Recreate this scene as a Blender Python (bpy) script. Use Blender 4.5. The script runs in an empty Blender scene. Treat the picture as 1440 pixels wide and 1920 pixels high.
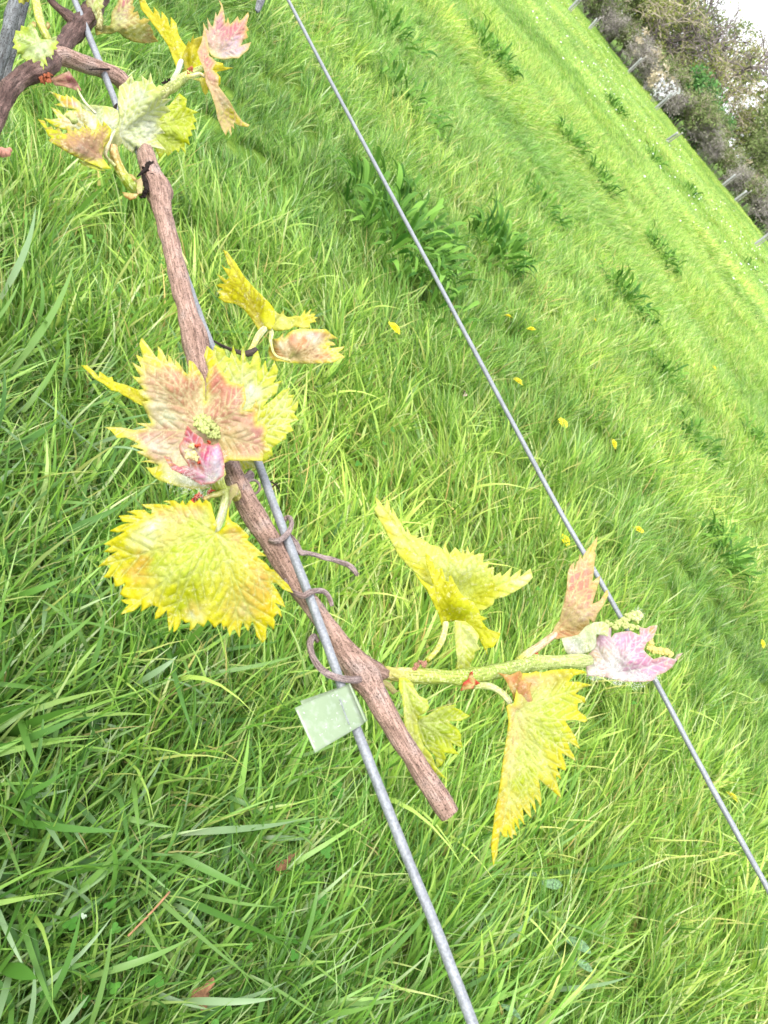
import bpy, math, random
import numpy as np
from mathutils import Vector, Matrix, noise as mnoise
from mathutils.geometry import delaunay_2d_cdt

# ------------------------------------------------------------------ camera, light
S = bpy.context.scene
COL = S.collection
R = math.radians
CAM_H = 1.25
PITCH = R(33.05)
ROLL = R(50.8)
F = 1440.0                                   # focal length in photo pixels (1440 x 1920)
cam_d = bpy.data.cameras.new('camera'); cam = bpy.data.objects.new('camera', cam_d); COL.objects.link(cam)
cam_d.sensor_fit = 'VERTICAL'; cam_d.sensor_height = 24.0; cam_d.lens = 18.0
cam_d.dof.use_dof = True; cam_d.dof.focus_distance = 0.55; cam_d.dof.aperture_fstop = 20.0
cam_d.clip_start = 0.02; cam_d.clip_end = 900.0
MC = Matrix.Translation((0, 0, CAM_H)) @ Matrix.Rotation(math.pi/2 - PITCH, 4, 'X') @ Matrix.Rotation(ROLL, 4, 'Z')
cam.matrix_world = MC
S.camera = cam

S.view_settings.view_transform = 'Standard'; S.view_settings.look = 'None'
S.view_settings.gamma = 1.0; S.view_settings.use_curve_mapping = False
S.view_settings.exposure = 1.70
S.cycles.max_bounces = 4; S.cycles.diffuse_bounces = 3; S.cycles.transmission_bounces = 3
S.cycles.use_denoising = True

SUN_EL, SUN_AZ = R(50), R(-150)               # azimuth from +Y towards +X
w = bpy.data.worlds.new('World'); S.world = w; w.use_nodes = True
nt = w.node_tree; nt.nodes.clear()
wo = nt.nodes.new('ShaderNodeOutputWorld'); wb = nt.nodes.new('ShaderNodeBackground')
sky = nt.nodes.new('ShaderNodeTexSky'); sky.sky_type = 'NISHITA'; sky.sun_disc = False
sky.sun_elevation = SUN_EL; sky.sun_rotation = SUN_AZ; sky.dust_density = 4.0; sky.air_density = 1.0
hs = nt.nodes.new('ShaderNodeHueSaturation'); hs.inputs['Saturation'].default_value = 0.22
mx = nt.nodes.new('ShaderNodeMix'); mx.data_type = 'RGBA'; mx.inputs[0].default_value = 0.6
mx.inputs[7].default_value = (6.6, 6.8, 7.2, 1)
nt.links.new(sky.outputs[0], hs.inputs['Color']); nt.links.new(hs.outputs[0], mx.inputs[6])
nt.links.new(mx.outputs[2], wb.inputs['Color']); wb.inputs['Strength'].default_value = 0.145
nt.links.new(wb.outputs[0], wo.inputs[0])
sl = bpy.data.lights.new('sun', 'SUN'); sl.energy = 1.15; sl.angle = R(16); sl.color = (1.0, 0.96, 0.88)
so = bpy.data.objects.new('sun', sl); COL.objects.link(so)
sd = Vector((math.sin(SUN_AZ)*math.cos(SUN_EL), math.cos(SUN_AZ)*math.cos(SUN_EL), math.sin(SUN_EL)))
so.rotation_euler = sd.to_track_quat('Z', 'Y').to_euler()

# ------------------------------------------------------------------ helpers
rng = np.random.default_rng(7); random.seed(7)
MCn = np.array(MC); RC = MCn[:3, :3]; CO = MCn[:3, 3]
DH = 0.22                                    # trellis wires run this far below the eye

def P(px, py, d):
    """photo pixel + distance along the view axis -> world point(s)"""
    px = np.asarray(px, float); py = np.asarray(py, float); d = np.asarray(d, float)
    c = np.stack([(px-720)/F*d, -(py-960)/F*d, -d*np.ones_like(px)], -1)
    return c @ RC.T + CO
def dplane(px, py, dh=DH):
    n = (np.asarray(px, float)-720)*0.775 - (np.asarray(py, float)-960)*0.632
    return dh/(math.sin(PITCH) - math.cos(PITCH)*n/F)
def ground(px, py, z=0.0):
    d = P(px, py, 1.0) - CO
    return CO + d*((z-CAM_H)/d[2])
def proj(pts):
    c = (np.asarray(pts)-CO) @ RC
    d = -c[..., 2]
    with np.errstate(divide='ignore', invalid='ignore'):
        return c[..., 0]/d*F+720, -c[..., 1]/d*F+960, d
def lin(r, g, b):
    f = lambda v: (v/255)/12.92 if v/255 <= .04045 else ((v/255+.055)/1.055)**2.4
    return np.array([f(r), f(g), f(b)])
KALB = 0.60
def T(r, g, b): return np.minimum(lin(r, g, b)*KALB, .85)

def mesh_obj(name, verts, faces, mat=None, parent=None, smooth=True, attrs=None):
    me = bpy.data.meshes.new(name)
    verts = np.asarray(verts, dtype=np.float32)
    if isinstance(faces, np.ndarray) and faces.ndim == 2:
        k = faces.shape[1]; n = len(faces)
        me.vertices.add(len(verts)); me.vertices.foreach_set('co', verts.ravel())
        me.loops.add(n*k); me.loops.foreach_set('vertex_index', faces.astype(np.int32).ravel())
        me.polygons.add(n); me.polygons.foreach_set('loop_start', np.arange(0, n*k, k, dtype=np.int32))
        me.update(calc_edges=True)
    else:
        me.from_pydata([tuple(map(float, v)) for v in verts], [], [tuple(int(i) for i in f) for f in faces]); me.update()
    if smooth: me.polygons.foreach_set('use_smooth', [True]*len(me.polygons))
    for an, av in (attrs or {}).items():
        av = np.asarray(av, dtype=np.float32)
        if av.ndim == 1:
            a = me.attributes.new(an, 'FLOAT', 'POINT'); a.data.foreach_set('value', av)
        elif av.shape[1] == 3:
            a = me.attributes.new(an, 'FLOAT_VECTOR', 'POINT'); a.data.foreach_set('vector', av.ravel())
    if mat: me.materials.append(mat)
    o = bpy.data.objects.new(name, me); COL.objects.link(o)
    if parent: put(o, parent)
    return o
def put(o, parent):
    o.parent = parent
    o.matrix_parent_inverse = Matrix.Translation(parent.location).inverted() if parent.parent is None and parent.type == 'EMPTY' else Matrix.Identity(4)
def tag(o, label=None, cat=None, group=None, kind=None):
    if label: o['label'] = label
    if cat: o['category'] = cat
    if group: o['group'] = group
    if kind: o['kind'] = kind
    return o
def empty(name, loc):
    o = bpy.data.objects.new(name, None); o.empty_display_size = .02; COL.objects.link(o); o.location = loc
    return o

# ------------------------------------------------------------------ materials
class NB:
    def __init__(s, name):
        s.m = bpy.data.materials.new(name); s.m.use_nodes = True; s.t = s.m.node_tree; s.t.nodes.clear()
        s.out = s.n('OutputMaterial')
    def n(s, k, **kw):
        nd = s.t.nodes.new('ShaderNode'+k)
        for a, v in kw.items(): setattr(nd, a, v)
        return nd
    def l(s, a, b): s.t.links.new(a, b)
    def attr(s, name, typ='GEOMETRY'):
        a = s.n('Attribute'); a.attribute_name = name; a.attribute_type = typ; return a
    def noise(s, vec, scale, detail=4, rough=.6, stretch=None):
        if stretch:
            mp = s.n('Mapping'); mp.inputs['Scale'].default_value = stretch; s.l(vec, mp.inputs[0]); vec = mp.outputs[0]
        x = s.n('TexNoise'); x.inputs['Scale'].default_value = scale; x.inputs['Detail'].default_value = detail
        x.inputs['Roughness'].default_value = rough; s.l(vec, x.inputs['Vector']); return x.outputs['Fac']
    def ramp(s, fac, stops):
        r = s.n('ValToRGB'); e = r.color_ramp.elements
        while len(e) < len(stops): e.new(.5)
        for i, (p, c) in enumerate(stops):
            e[i].position = p; e[i].color = (*c, 1) if len(c) == 3 else c
        s.l(fac, r.inputs[0]); return r.outputs[0]
    def mix(s, fac, a, b, mode='MIX'):
        m = s.n('Mix'); m.data_type = 'RGBA'; m.blend_type = mode
        for i, v in ((0, fac), (6, a), (7, b)):
            if hasattr(v, 'default_value') or hasattr(v, 'is_output'): s.l(v, m.inputs[i])
            elif i == 0: m.inputs[0].default_value = v
            else: m.inputs[i].default_value = (*v, 1)
        return m.outputs[2]
    def bump(s, h, strength, dist):
        b = s.n('Bump'); b.inputs['Strength'].default_value = strength; b.inputs['Distance'].default_value = dist
        s.l(h, b.inputs['Height']); return b.outputs[0]
    def finish(s, col, rough=.6, spec=.4, bump=None, trans=0.0, transcol=None, metallic=0.0):
        p = s.n('BsdfPrincipled'); p.inputs['Roughness'].default_value = rough
        p.inputs['Specular IOR Level'].default_value = spec; p.inputs['Metallic'].default_value = metallic
        if hasattr(col, 'is_output'): s.l(col, p.inputs['Base Color'])
        else: p.inputs['Base Color'].default_value = (*col, 1)
        if bump: s.l(bump, p.inputs['Normal'])
        sh = p.outputs[0]
        if trans:
            tr = s.n('BsdfTranslucent'); c = transcol or col
            if hasattr(c, 'is_output'): s.l(c, tr.inputs['Color'])
            else: tr.inputs['Color'].default_value = (*c, 1)
            if bump: s.l(bump, tr.inputs['Normal'])
            ms = s.n('MixShader'); ms.inputs[0].default_value = trans
            s.l(sh, ms.inputs[1]); s.l(tr.outputs[0], ms.inputs[2]); sh = ms.outputs[0]
        s.l(sh, s.out.inputs[0]); return s.m

def m_leaf():
    b = NB('vine_leaf'); c = b.attr('col').outputs['Color']; tc = b.attr('tc').outputs['Vector']
    n1 = b.noise(tc, .09, 4, .7); n2 = b.noise(tc, .36, 3, .7); n3 = b.noise(tc, .16, 3, .6)
    c = b.mix(b.ramp(n1, [(.55, (0, 0, 0)), (.68, (.45, .45, .45))]), c, tuple(T(250, 246, 200)))
    c = b.mix(.24, c, b.ramp(n2, [(.36, (.62, .60, .42)), (.5, (1.0, 1.0, 1.0)), (.64, (1.3, 1.3, 1.4))]), 'MULTIPLY')
    c = b.mix(.3, c, b.ramp(n3, [(.36, (.78, .76, .6)), (.5, (1.05, 1.05, 1.0)), (.64, (1.2, 1.2, 1.3))]), 'MULTIPLY')
    v = b.n('TexVoronoi'); v.inputs['Scale'].default_value = .10; v.feature = 'SMOOTH_F1'; b.l(tc, v.inputs['Vector'])
    hm = b.n('Math', operation='ADD'); b.l(v.outputs['Distance'], hm.inputs[0]); b.l(n3, hm.inputs[1])
    return b.finish(c, .5, .35, b.bump(hm.outputs[0], .35, .0007), .36)
def m_bark(name, stops, fiber=1.0, dark=.5):
    b = NB(name); tc = b.attr('tc').outputs['Vector']
    n1 = b.noise(tc, 1.0, 5, .7, (.32, .32, .03*fiber)); n2 = b.noise(tc, .33, 5, .75); n3 = b.noise(tc, .02, 3, .5)
    c = b.ramp(n3, stops)
    c = b.mix(1.0, c, b.ramp(n1, [(.30, (dark*.45, dark*.38, dark*.36)), (.48, (.8, .78, .76)), (.62, (1.15, 1.15, 1.15))]), 'MULTIPLY')
    n4 = b.noise(tc, 1.0, 4, .7, (.13, .13, .009)); c = b.mix(.85, c, b.ramp(n4, [(.33, (.36, .32, .31)), (.41, (.92, .91, .90)), (.60, (1.14, 1.17, 1.20))]), 'MULTIPLY')
    c = b.mix(1.0, c, b.ramp(n2, [(.40, (dark*.35, dark*.28, dark*.27)), (.46, (1, 1, 1))]), 'MULTIPLY')
    h = b.n('Math', operation='ADD'); b.l(n1, h.inputs[0]); b.l(n4, h.inputs[1])
    return b.finish(c, .75, .25, b.bump(h.outputs[0], .9, .0012))
def m_stem():
    b = NB('green_stem'); tc = b.attr('tc').outputs['Vector']; c0 = b.attr('col').outputs['Color']
    n1 = b.noise(tc, 1.0, 4, .6, (.28, .28, .02)); n2 = b.noise(tc, .2, 4, .7)
    c = b.mix(.9, c0, b.ramp(n1, [(.34, (.45, .48, .3)), (.48, (.95, .95, .9)), (.62, (1.3, 1.3, 1.9))]), 'MULTIPLY')
    c = b.mix(b.ramp(n2, [(.52, (0, 0, 0)), (.62, (.6, .6, .6))]), c, tuple(T(240, 244, 190)))
    c = b.mix(.5, c, b.ramp(n2, [(.4, (.6, .62, .5)), (.6, (1.1, 1.1, 1.1))]), 'MULTIPLY')
    return b.finish(c, .45, .4, b.bump(n1, .7, .0006), .12)
def m_wire():
    b = NB('galvanised_wire'); tc = b.attr('tc').outputs['Vector']
    n1 = b.noise(tc, .28, 5, .7); n2 = b.noise(tc, .03, 3, .5)
    c = b.ramp(n1, [(.32, T(128, 132, 138)), (.5, T(152, 156, 162)), (.68, T(178, 182, 188))])
    c = b.mix(.6, c, b.ramp(n2, [(.35, (.75, .75, .77)), (.6, (1.05, 1.05, 1.05))]), 'MULTIPLY')
    return b.finish(c, .5, .5, b.bump(n1, .6, .0004), metallic=.25)
def m_grass():
    b = NB('grass'); r = b.attr('rnd').outputs['Fac']; t = b.attr('tt').outputs['Fac']
    ti = b.attr('tint', 'INSTANCER').outputs['Fac']; yl = b.attr('warm', 'INSTANCER').outputs['Fac']
    c = b.ramp(r, [(0, (.044, .135, .020)), (.3, (.108, .262, .036)), (.6, (.182, .365, .058)), (.82, (.27, .44, .10)), (.93, (.33, .46, .23)), (.97, (.26, .36, .10)), (1, (.38, .36, .16))])
    c = b.mix(yl, c, b.mix(1.0, c, (1.50, 1.16, .95), 'MULTIPLY'))
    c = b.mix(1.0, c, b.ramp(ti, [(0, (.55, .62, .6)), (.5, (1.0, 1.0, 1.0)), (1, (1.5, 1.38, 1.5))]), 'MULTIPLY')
    c = b.mix(1.0, c, b.ramp(t, [(0, (.75, .7, .55)), (.3, (.9, .92, .85)), (1, (1.12, 1.1, 1.1))]), 'MULTIPLY')
    return b.finish(c, .42, .45, None, .42)
def m_simple(name, c, rough=.6, spec=.3, trans=0.0, nscale=60, var=.35, bumpd=.002):
    b = NB(name); g = b.n('TexCoord').outputs['Object']; n1 = b.noise(g, nscale, 4, .65)
    cc = b.mix(1.0, tuple(c), b.ramp(n1, [(.3, (1-var,)*3), (.7, (1+var,)*3)]), 'MULTIPLY')
    return b.finish(cc, rough, spec, b.bump(n1, .5, bumpd), trans)
def m_soil():
    b = NB('meadow_soil'); g = b.n('NewGeometry').outputs['Position']
    n1 = b.noise(g, 9, 6, .7); n2 = b.noise(g, .35, 4, .6)
    c = b.ramp(n1, [(.3, (.04, .07, .012)), (.5, (.085, .16, .02)), (.7, (.17, .25, .04))])
    c = b.mix(.5, c, b.ramp(n2, [(.35, (.7, .75, .7)), (.65, (1.3, 1.2, 1.1))]), 'MULTIPLY')
    return b.finish(c, .9, .1, b.bump(n1, 1, .03))
def m_treeleaf(name, c1, c2):
    b = NB(name); r = b.attr('rnd').outputs['Fac']
    return b.finish(b.ramp(r, [(0, c1), (1, c2)]), .6, .2, None, .35)
ML = m_leaf(); MW = m_wire(); MG = m_grass(); MST = m_stem()
MCANE = m_bark('cane_bark', [(.3, T(170, 138, 122)), (.55, T(200, 166, 150)), (.75, T(190, 172, 164))])
MTRUNK = m_bark('old_bark', [(.3, T(84, 62, 56)), (.55, T(130, 102, 94)), (.75, T(168, 144, 136))], 1.6, .5)
MTEND = m_bark('tendril_bark', [(.3, T(150, 128, 122)), (.55, T(188, 168, 164)), (.75, T(160, 130, 118))], 1.5, .6)
MSTAKE = m_bark('weathered_stake', [(.3, T(104, 108, 112)), (.55, T(146, 150, 152)), (.75, T(112, 116, 120))], 2.0, .55)
MDARK = m_simple('charred_stub', (.018, .013, .011), .9, .1, 0, 900, .6, .001)
MBRACT = m_simple('rusty_bract', T(186, 104, 66), .6, .3, .25, 700, .4, .0006)
MRED = m_simple('red_bract', T(228, 92, 60), .6, .3, .25, 900, .45, .0006)
MBUD = m_simple('flower_bud', T(214, 224, 138), .5, .4, .25, 900, .25, .0006)
MDOWN = m_simple('white_down', (.7, .68, .66), .8, .1, .4, 300, .1, .0001)
MSOIL = m_soil()

# ------------------------------------------------------------------ geometry builders (photo-scale, world placed)
def catmull(pts, n):
    pts = np.asarray(pts, float)
    q = np.vstack([2*pts[0]-pts[1], pts, 2*pts[-1]-pts[-2]])
    seg = np.linalg.norm(np.diff(pts[:, :2], axis=0), axis=1); cum = np.r_[0, np.cumsum(seg)]
    s = np.linspace(0, cum[-1], n); i = np.clip(np.searchsorted(cum, s, 'right')-1, 0, len(pts)-2)
    t = ((s-cum[i])/np.maximum(seg[i], 1e-9))[:, None]
    p0, p1, p2, p3 = q[i], q[i+1], q[i+2], q[i+3]
    return .5*((2*p1)+(-p0+p2)*t+(2*p0-5*p1+4*p2-p3)*t**2+(-p0+3*p1-3*p2+p3)*t**3)
def tube_w(name, C, rad, mat, parent, sides=12, rough=0.0, ridges=0, unit=None, color=None, seed=0, lumps=0.0):
    """tube through world points C with radii rad"""
    rs = np.random.default_rng(seed); n = len(C)
    tan = np.gradient(C, axis=0); tan /= np.linalg.norm(tan, axis=1)[:, None]+1e-12
    up = np.array([0, 0, 1.]) if abs(tan[0][2]) < .9 else np.array([1., 0, 0])
    a = np.cross(tan[0], up); a /= np.linalg.norm(a); A = [a]
    for k in range(1, n):
        a = A[-1]-tan[k]*np.dot(A[-1], tan[k]); A.append(a/np.linalg.norm(a))
    A = np.array(A); B = np.cross(tan, A)
    th = np.linspace(0, 2*np.pi, sides, endpoint=False)
    s = np.r_[0, np.cumsum(np.linalg.norm(np.diff(C, axis=0), axis=1))]
    u = unit or float(np.mean(rad))/12
    TH, SS = np.meshgrid(th, s/u)
    dr = np.zeros_like(TH)
    for k in range(3):
        dr += rough*.5*np.sin((k+1)*TH+rs.uniform(0, 6.28)+SS*rs.uniform(.015, .05))*np.sin(SS*rs.uniform(.02, .09)+rs.uniform(0, 6))
    for k in range(ridges):
        f = rs.integers(5, 14); dr += rough*.28*np.sin(f*TH+rs.uniform(0, 6.28)+.35*np.sin(SS*rs.uniform(.01, .05)+rs.uniform(0, 6)))
    dr += lumps*rs.normal(size=TH.shape)
    dr += rough*.5*(np.sin(SS*.021+seed)+.6*np.sin(SS*.047+2*seed))
    rr = rad[:, None]*(1+dr)
    V = C[:, None, :]+A[:, None, :]*(rr*np.cos(th))[..., None]+B[:, None, :]*(rr*np.sin(th))[..., None]
    V = V.reshape(-1, 3)
    i, j = np.meshgrid(np.arange(n-1), np.arange(sides), indexing='ij'); j2 = (j+1) % sides
    Fq = np.stack([i*sides+j, i*sides+j2, (i+1)*sides+j2, (i+1)*sides+j], -1).reshape(-1, 4)
    tris = np.vstack([Fq[:, [0, 1, 2]], Fq[:, [0, 2, 3]]])
    V = np.vstack([V, C[0]-tan[0]*rad[0]*.25, C[-1]+tan[-1]*rad[-1]*.25])
    c0, c1 = n*sides, n*sides+1; jj = np.arange(sides); jn = (jj+1) % sides
    tris = np.vstack([tris, np.stack([jn, jj, np.full(sides, c0)], -1), np.stack([(n-1)*sides+jj, (n-1)*sides+jn, np.full(sides, c1)], -1)])
    ru = rad[:, None]/u
    tc = np.stack([ru*np.cos(TH), ru*np.sin(TH), SS], -1).reshape(-1, 3)
    tc = np.vstack([tc, [0, 0, 0], [0, 0, s[-1]/u]])+seed*37.0
    at = {'tc': tc}
    if color is not None:
        cc = np.asarray(color, float)
        if cc.ndim == 1: at['col'] = np.tile(cc, (len(V), 1))
        else:
            k = np.linspace(0, 1, len(cc)); tt = np.linspace(0, 1, n)
            g = np.stack([np.interp(tt, k, cc[:, q]) for q in range(3)], -1)
            at['col'] = np.vstack([np.repeat(g, sides, 0), g[:1], g[-1:]])
    return mesh_obj(name, V, tris, mat, parent, True, at)
def tube(name, path, mat, parent, reg=(0, 0, 1), step=3.0, dh=DH, **kw):
    """path rows: x, y, radius_px, depth offset in px (away from the camera positive)"""
    p = np.asarray(path, float).copy()
    p[:, 0] = reg[0]+p[:, 0]*reg[2]; p[:, 1] = reg[1]+p[:, 1]*reg[2]; p[:, 2] *= reg[2]
    L = np.linalg.norm(np.diff(p[:, :2], axis=0), axis=1).sum()
    q = catmull(p, max(6, int(L/step)))
    d0 = dplane(q[:, 0], q[:, 1], dh); d = d0*(1+q[:, 3]/F)
    C = P(q[:, 0], q[:, 1], d); kw.setdefault('unit', float(np.mean(d))/F)
    return tube_w(name, C, np.maximum(q[:, 2], .3)*d/F, mat, parent, **kw)

def inside(pts, poly):
    x, y = pts[:, 0][:, None], pts[:, 1][:, None]; a = poly; b = np.roll(poly, -1, 0)
    c = ((a[:, 1] > y) != (b[:, 1] > y)) & (x < (b[:, 0]-a[:, 0])*(y-a[:, 1])/(b[:, 1]-a[:, 1]+1e-12)+a[:, 0])
    return c.sum(1) % 2 == 1
def segdist(pts, a, b):
    ab = b-a; t = np.clip(((pts[:, None]-a)*ab).sum(-1)/((ab**2).sum(-1)+1e-9), 0, 1)
    return np.linalg.norm(pts[:, None]-(a+t[..., None]*ab), axis=-1)
def leaf(name, reg, outline, base, tips, parent, depth=0.0, ctrl=(), cols=((0, 0, T(220, 225, 90)),), edge=None, edgew=10,
         veincol=None, wav=4.0, cup=0.0, spacing=4.2, seed=1, pucker=2.0, teeth=.32, mat=None, label=None):
    """a lobed leaf blade: outline in photo space, its own depth relief, veins as ridges, real thickness"""
    rs = np.random.default_rng(seed)
    cv = lambda a: np.stack([reg[0]+np.asarray(a, float)[..., 0]*reg[2], reg[1]+np.asarray(a, float)[..., 1]*reg[2]], -1)
    ol = cv(outline); bp = cv(base); tp = cv(tips)
    if len(ol) > 9: ol = ol+teeth*(ol-.5*(np.roll(ol, 1, 0)+np.roll(ol, -1, 0)))*np.minimum(1, 9/np.maximum(np.linalg.norm(ol-.5*(np.roll(ol, 1, 0)+np.roll(ol, -1, 0)), axis=1), 1e-6))[:, None]
    O = []
    for k in range(len(ol)):
        a, b = ol[k], ol[(k+1) % len(ol)]; m = max(1, int(round(np.linalg.norm(b-a)/spacing)))
        for q in range(m): O.append(a+(b-a)*q/m)
    O = np.array(O)
    lo, hi = O.min(0), O.max(0); g = []
    # veins
    sa, sb, sw = [], [], []
    for t in tp:
        v = t-bp; L = np.linalg.norm(v); u = v/L; nrm = np.array([-u[1], u[0]])
        bend = rs.uniform(-.05, .05)*L; prev = bp; N = 6
        line = [bp+u*L*q/N+nrm*bend*math.sin(math.pi*q/N) for q in range(N+1)]
        for q in range(N): sa.append(line[q]); sb.append(line[q+1]); sw.append(1.0*(1-.6*q/N))
        for q in range(1, 7):
            f = (q-.3)/7; c = bp+u*L*f
            for sgn in (1, -1):
                ang = sgn*R(38+rs.uniform(-5, 5)); d = np.array([u[0]*math.cos(ang)-u[1]*math.sin(ang), u[0]*math.sin(ang)+u[1]*math.cos(ang)])
                l2 = L*.36*(1-f*.6); sa.append(c+u*sgn*L*.02); sb.append(c+d*l2); sw.append(.5)
    sa, sb, sw = np.array(sa), np.array(sb), np.array(sw)
    ex = []
    for q in range(len(sa)):
        L_ = np.linalg.norm(sb[q]-sa[q]); k_ = max(1, int(L_/3.6)); u_ = (sb[q]-sa[q])/max(L_, 1e-6); n_ = np.array([-u_[1], u_[0]])
        for f_ in (np.arange(k_)+.5)/k_:
            c_ = sa[q]+(sb[q]-sa[q])*f_; ex += [c_, c_+n_*2.3, c_-n_*2.3]
    ex = np.array(ex); ex = ex[inside(ex, O)]; ex = ex[segdist(ex, O, np.roll(O, -1, 0)).min(1) > 1.6]
    keep = []; cell = {}
    for p_ in ex:
        ky = (int(p_[0]//1.7), int(p_[1]//1.7))
        if any((ky[0]+i_, ky[1]+j_) in cell and np.hypot(*(cell[(ky[0]+i_, ky[1]+j_)]-p_)) < 1.6 for i_ in (-1, 0, 1) for j_ in (-1, 0, 1)): continue
        cell[ky] = p_; keep.append(p_)
    ex = np.array(keep)
    row = 0; y = lo[1]
    while y < hi[1]:
        xs = np.arange(lo[0]+(row % 2)*spacing/2, hi[0], spacing); g.append(np.stack([xs, np.full_like(xs, y)], -1)); y += spacing*.87; row += 1
    g = np.vstack(g)+rs.uniform(-.22, .22, (sum(len(a) for a in g), 2))*spacing
    oa, ob = O, np.roll(O, -1, 0)
    ins = inside(g, O); g = g[ins]
    if len(g): g = g[segdist(g, oa, ob).min(1) > spacing*.55]
    if len(g) and len(ex): g = g[segdist(g, sa, sb).min(1) > 3.6]
    allp = np.vstack([O, g, ex]) if len(ex) else np.vstack([O, g]); nO = len(O)
    vv, _, ff, _, _, _ = delaunay_2d_cdt([Vector(p) for p in allp], [(k, (k+1) % nO) for k in range(nO)], [], 1, 1e-4)
    V2 = np.array([tuple(v) for v in vv]); ff = [f for f in ff if len(f) == 3]
    Fc = np.array(ff); cen = V2[Fc].mean(1); Fc = Fc[inside(cen, O)]
    size = float(np.linalg.norm(hi-lo))
    D = segdist(V2, sa, sb); vein = (np.exp(-(D/(1.35*(.8+.5*sw)))**2)*(.35+.65*sw)).max(1); between = np.minimum(D.min(1), 14)
    ed = segdist(V2, oa, ob).min(1)
    # depth relief in px
    rel = np.full(len(V2), float(depth))
    if len(ctrl):
        cp = cv(np.array([c[:2] for c in ctrl])); cz = np.array([c[2] for c in ctrl])
        wt = 1/(np.linalg.norm(V2[:, None]-cp, axis=-1)**2.2+60); rel += (wt*cz).sum(1)/wt.sum(1)
    ph = rs.uniform(0, 6.28, 6); th = np.arctan2(V2[:, 1]-bp[1], V2[:, 0]-bp[0]); rad = np.linalg.norm(V2-bp, axis=1)/size
    rel += 1.3*wav*rad*2*(np.sin(th*5+ph[0])+.6*np.sin(th*9+ph[1])+.5*np.sin(rad*14+ph[2]))
    rel += cup*rad**2*size*.3
    rel += vein*2.0*min(1, size/150) - 1.5*pucker*(1-np.exp(-(between/7)**2))
    rel += -pucker*.5*np.sin(V2[:, 0]*.31+ph[3]+np.sin(V2[:, 1]*.2))*np.sin(V2[:, 1]*.27+ph[4])
    # colour: weights of named patches
    cp = cv(np.array([c[:2] for c in cols])); cc = np.array([c[2] for c in cols])
    jit = V2+np.stack([np.sin(V2[:, 1]*.17+ph[1])+.7*np.sin(V2[:, 1]*.43), np.sin(V2[:, 0]*.19+ph[2])+.7*np.sin(V2[:, 0]*.39)], -1)*4
    wt = 1/(np.linalg.norm(jit[:, None]-cp, axis=-1)**3+40); C = (wt[..., None]*cc).sum(1)/wt.sum(1)[:, None]
    if edge is not None:
        e = np.exp(-(ed/edgew)**2)[:, None]*.85; C = C*(1-e)+np.asarray(edge)*e
    vc = np.asarray(veincol if veincol is not None else T(236, 226, 150)); k = (vein*1.0)[:, None]; C = C*(1-k)+vc*k
    C = C*np.array([1, 1, .92])+np.array([0, 0, .010]); g_ = C.mean(1, keepdims=True); C = (g_+(C-g_)*1.12)*.87*np.array([.95, 1.03, 1.06])*(1-.09*np.exp(-((D.min(1)-2.4)/1.6)**2))[:, None]*(1+rs.normal(0, .03, len(C)))[:, None]
    c0 = V2.mean(0); d0 = float(dplane(c0[0], c0[1])); d = d0*(1+rel/F)
    W = P(V2[:, 0], V2[:, 1], d)
    o = mesh_obj(name, W, Fc, mat or ML, parent, True, {'col': np.clip(C, .004, .88), 'tc': np.c_[V2, rel]+seed*11.0})
    md = o.modifiers.new('thickness', 'SOLIDIFY'); md.thickness = .00025; md.offset = 0
    if label: o['label'] = label
    return o
def blob(name, pts, mat, parent, reg=(0, 0, 1), seed=0, label=None):
    """rounded lumps grown together: rows x, y, radius_px, depth px, joined (one bud cluster)"""
    rs = np.random.default_rng(seed); V = []; Fa = []; base = 0
    if name == 'flower_bud':
        ex = []
        for (x, y, r, dz) in pts:
            ex.append((x, y, r*.72, dz))
            for _ in range(9): a = rs.uniform(0, 6.28); ex.append((x+r*.7*math.cos(a), y+r*.7*math.sin(a), r*rs.uniform(.2, .38), dz-rs.uniform(-.1, .5)*r*reg[2]))
        pts = ex
    for (x, y, r, dz) in pts:
        px, py, rp = reg[0]+x*reg[2], reg[1]+y*reg[2], r*reg[2]
        d = float(dplane(px, py))*(1+dz/F); c = P(px, py, d); rw = rp*d/F
        nu, nv = 12, 8
        for iv in range(nv+1):
            for iu in range(nu):
                a = 2*math.pi*iu/nu; b_ = math.pi*iv/nv
                v = np.array([math.sin(b_)*math.cos(a), math.sin(b_)*math.sin(a), math.cos(b_)])
                k = 1+.30*mnoise.noise(Vector(v*1.8+np.array([x, y, r])))+.16*mnoise.noise(Vector(v*6+np.array([y, x, r])))
                V.append(c+v*rw*k)
        for iv in range(nv):
            for iu in range(nu):
                i2 = (iu+1) % nu; p = base+iv*nu; q = base+(iv+1)*nu
                Fa += [(p+iu, q+iu, q+i2), (p+iu, q+i2, p+i2)]
        base = len(V)
    o = mesh_obj(name, V, np.array(Fa), mat, parent)
    if label: o['label'] = label
    return o
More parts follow.
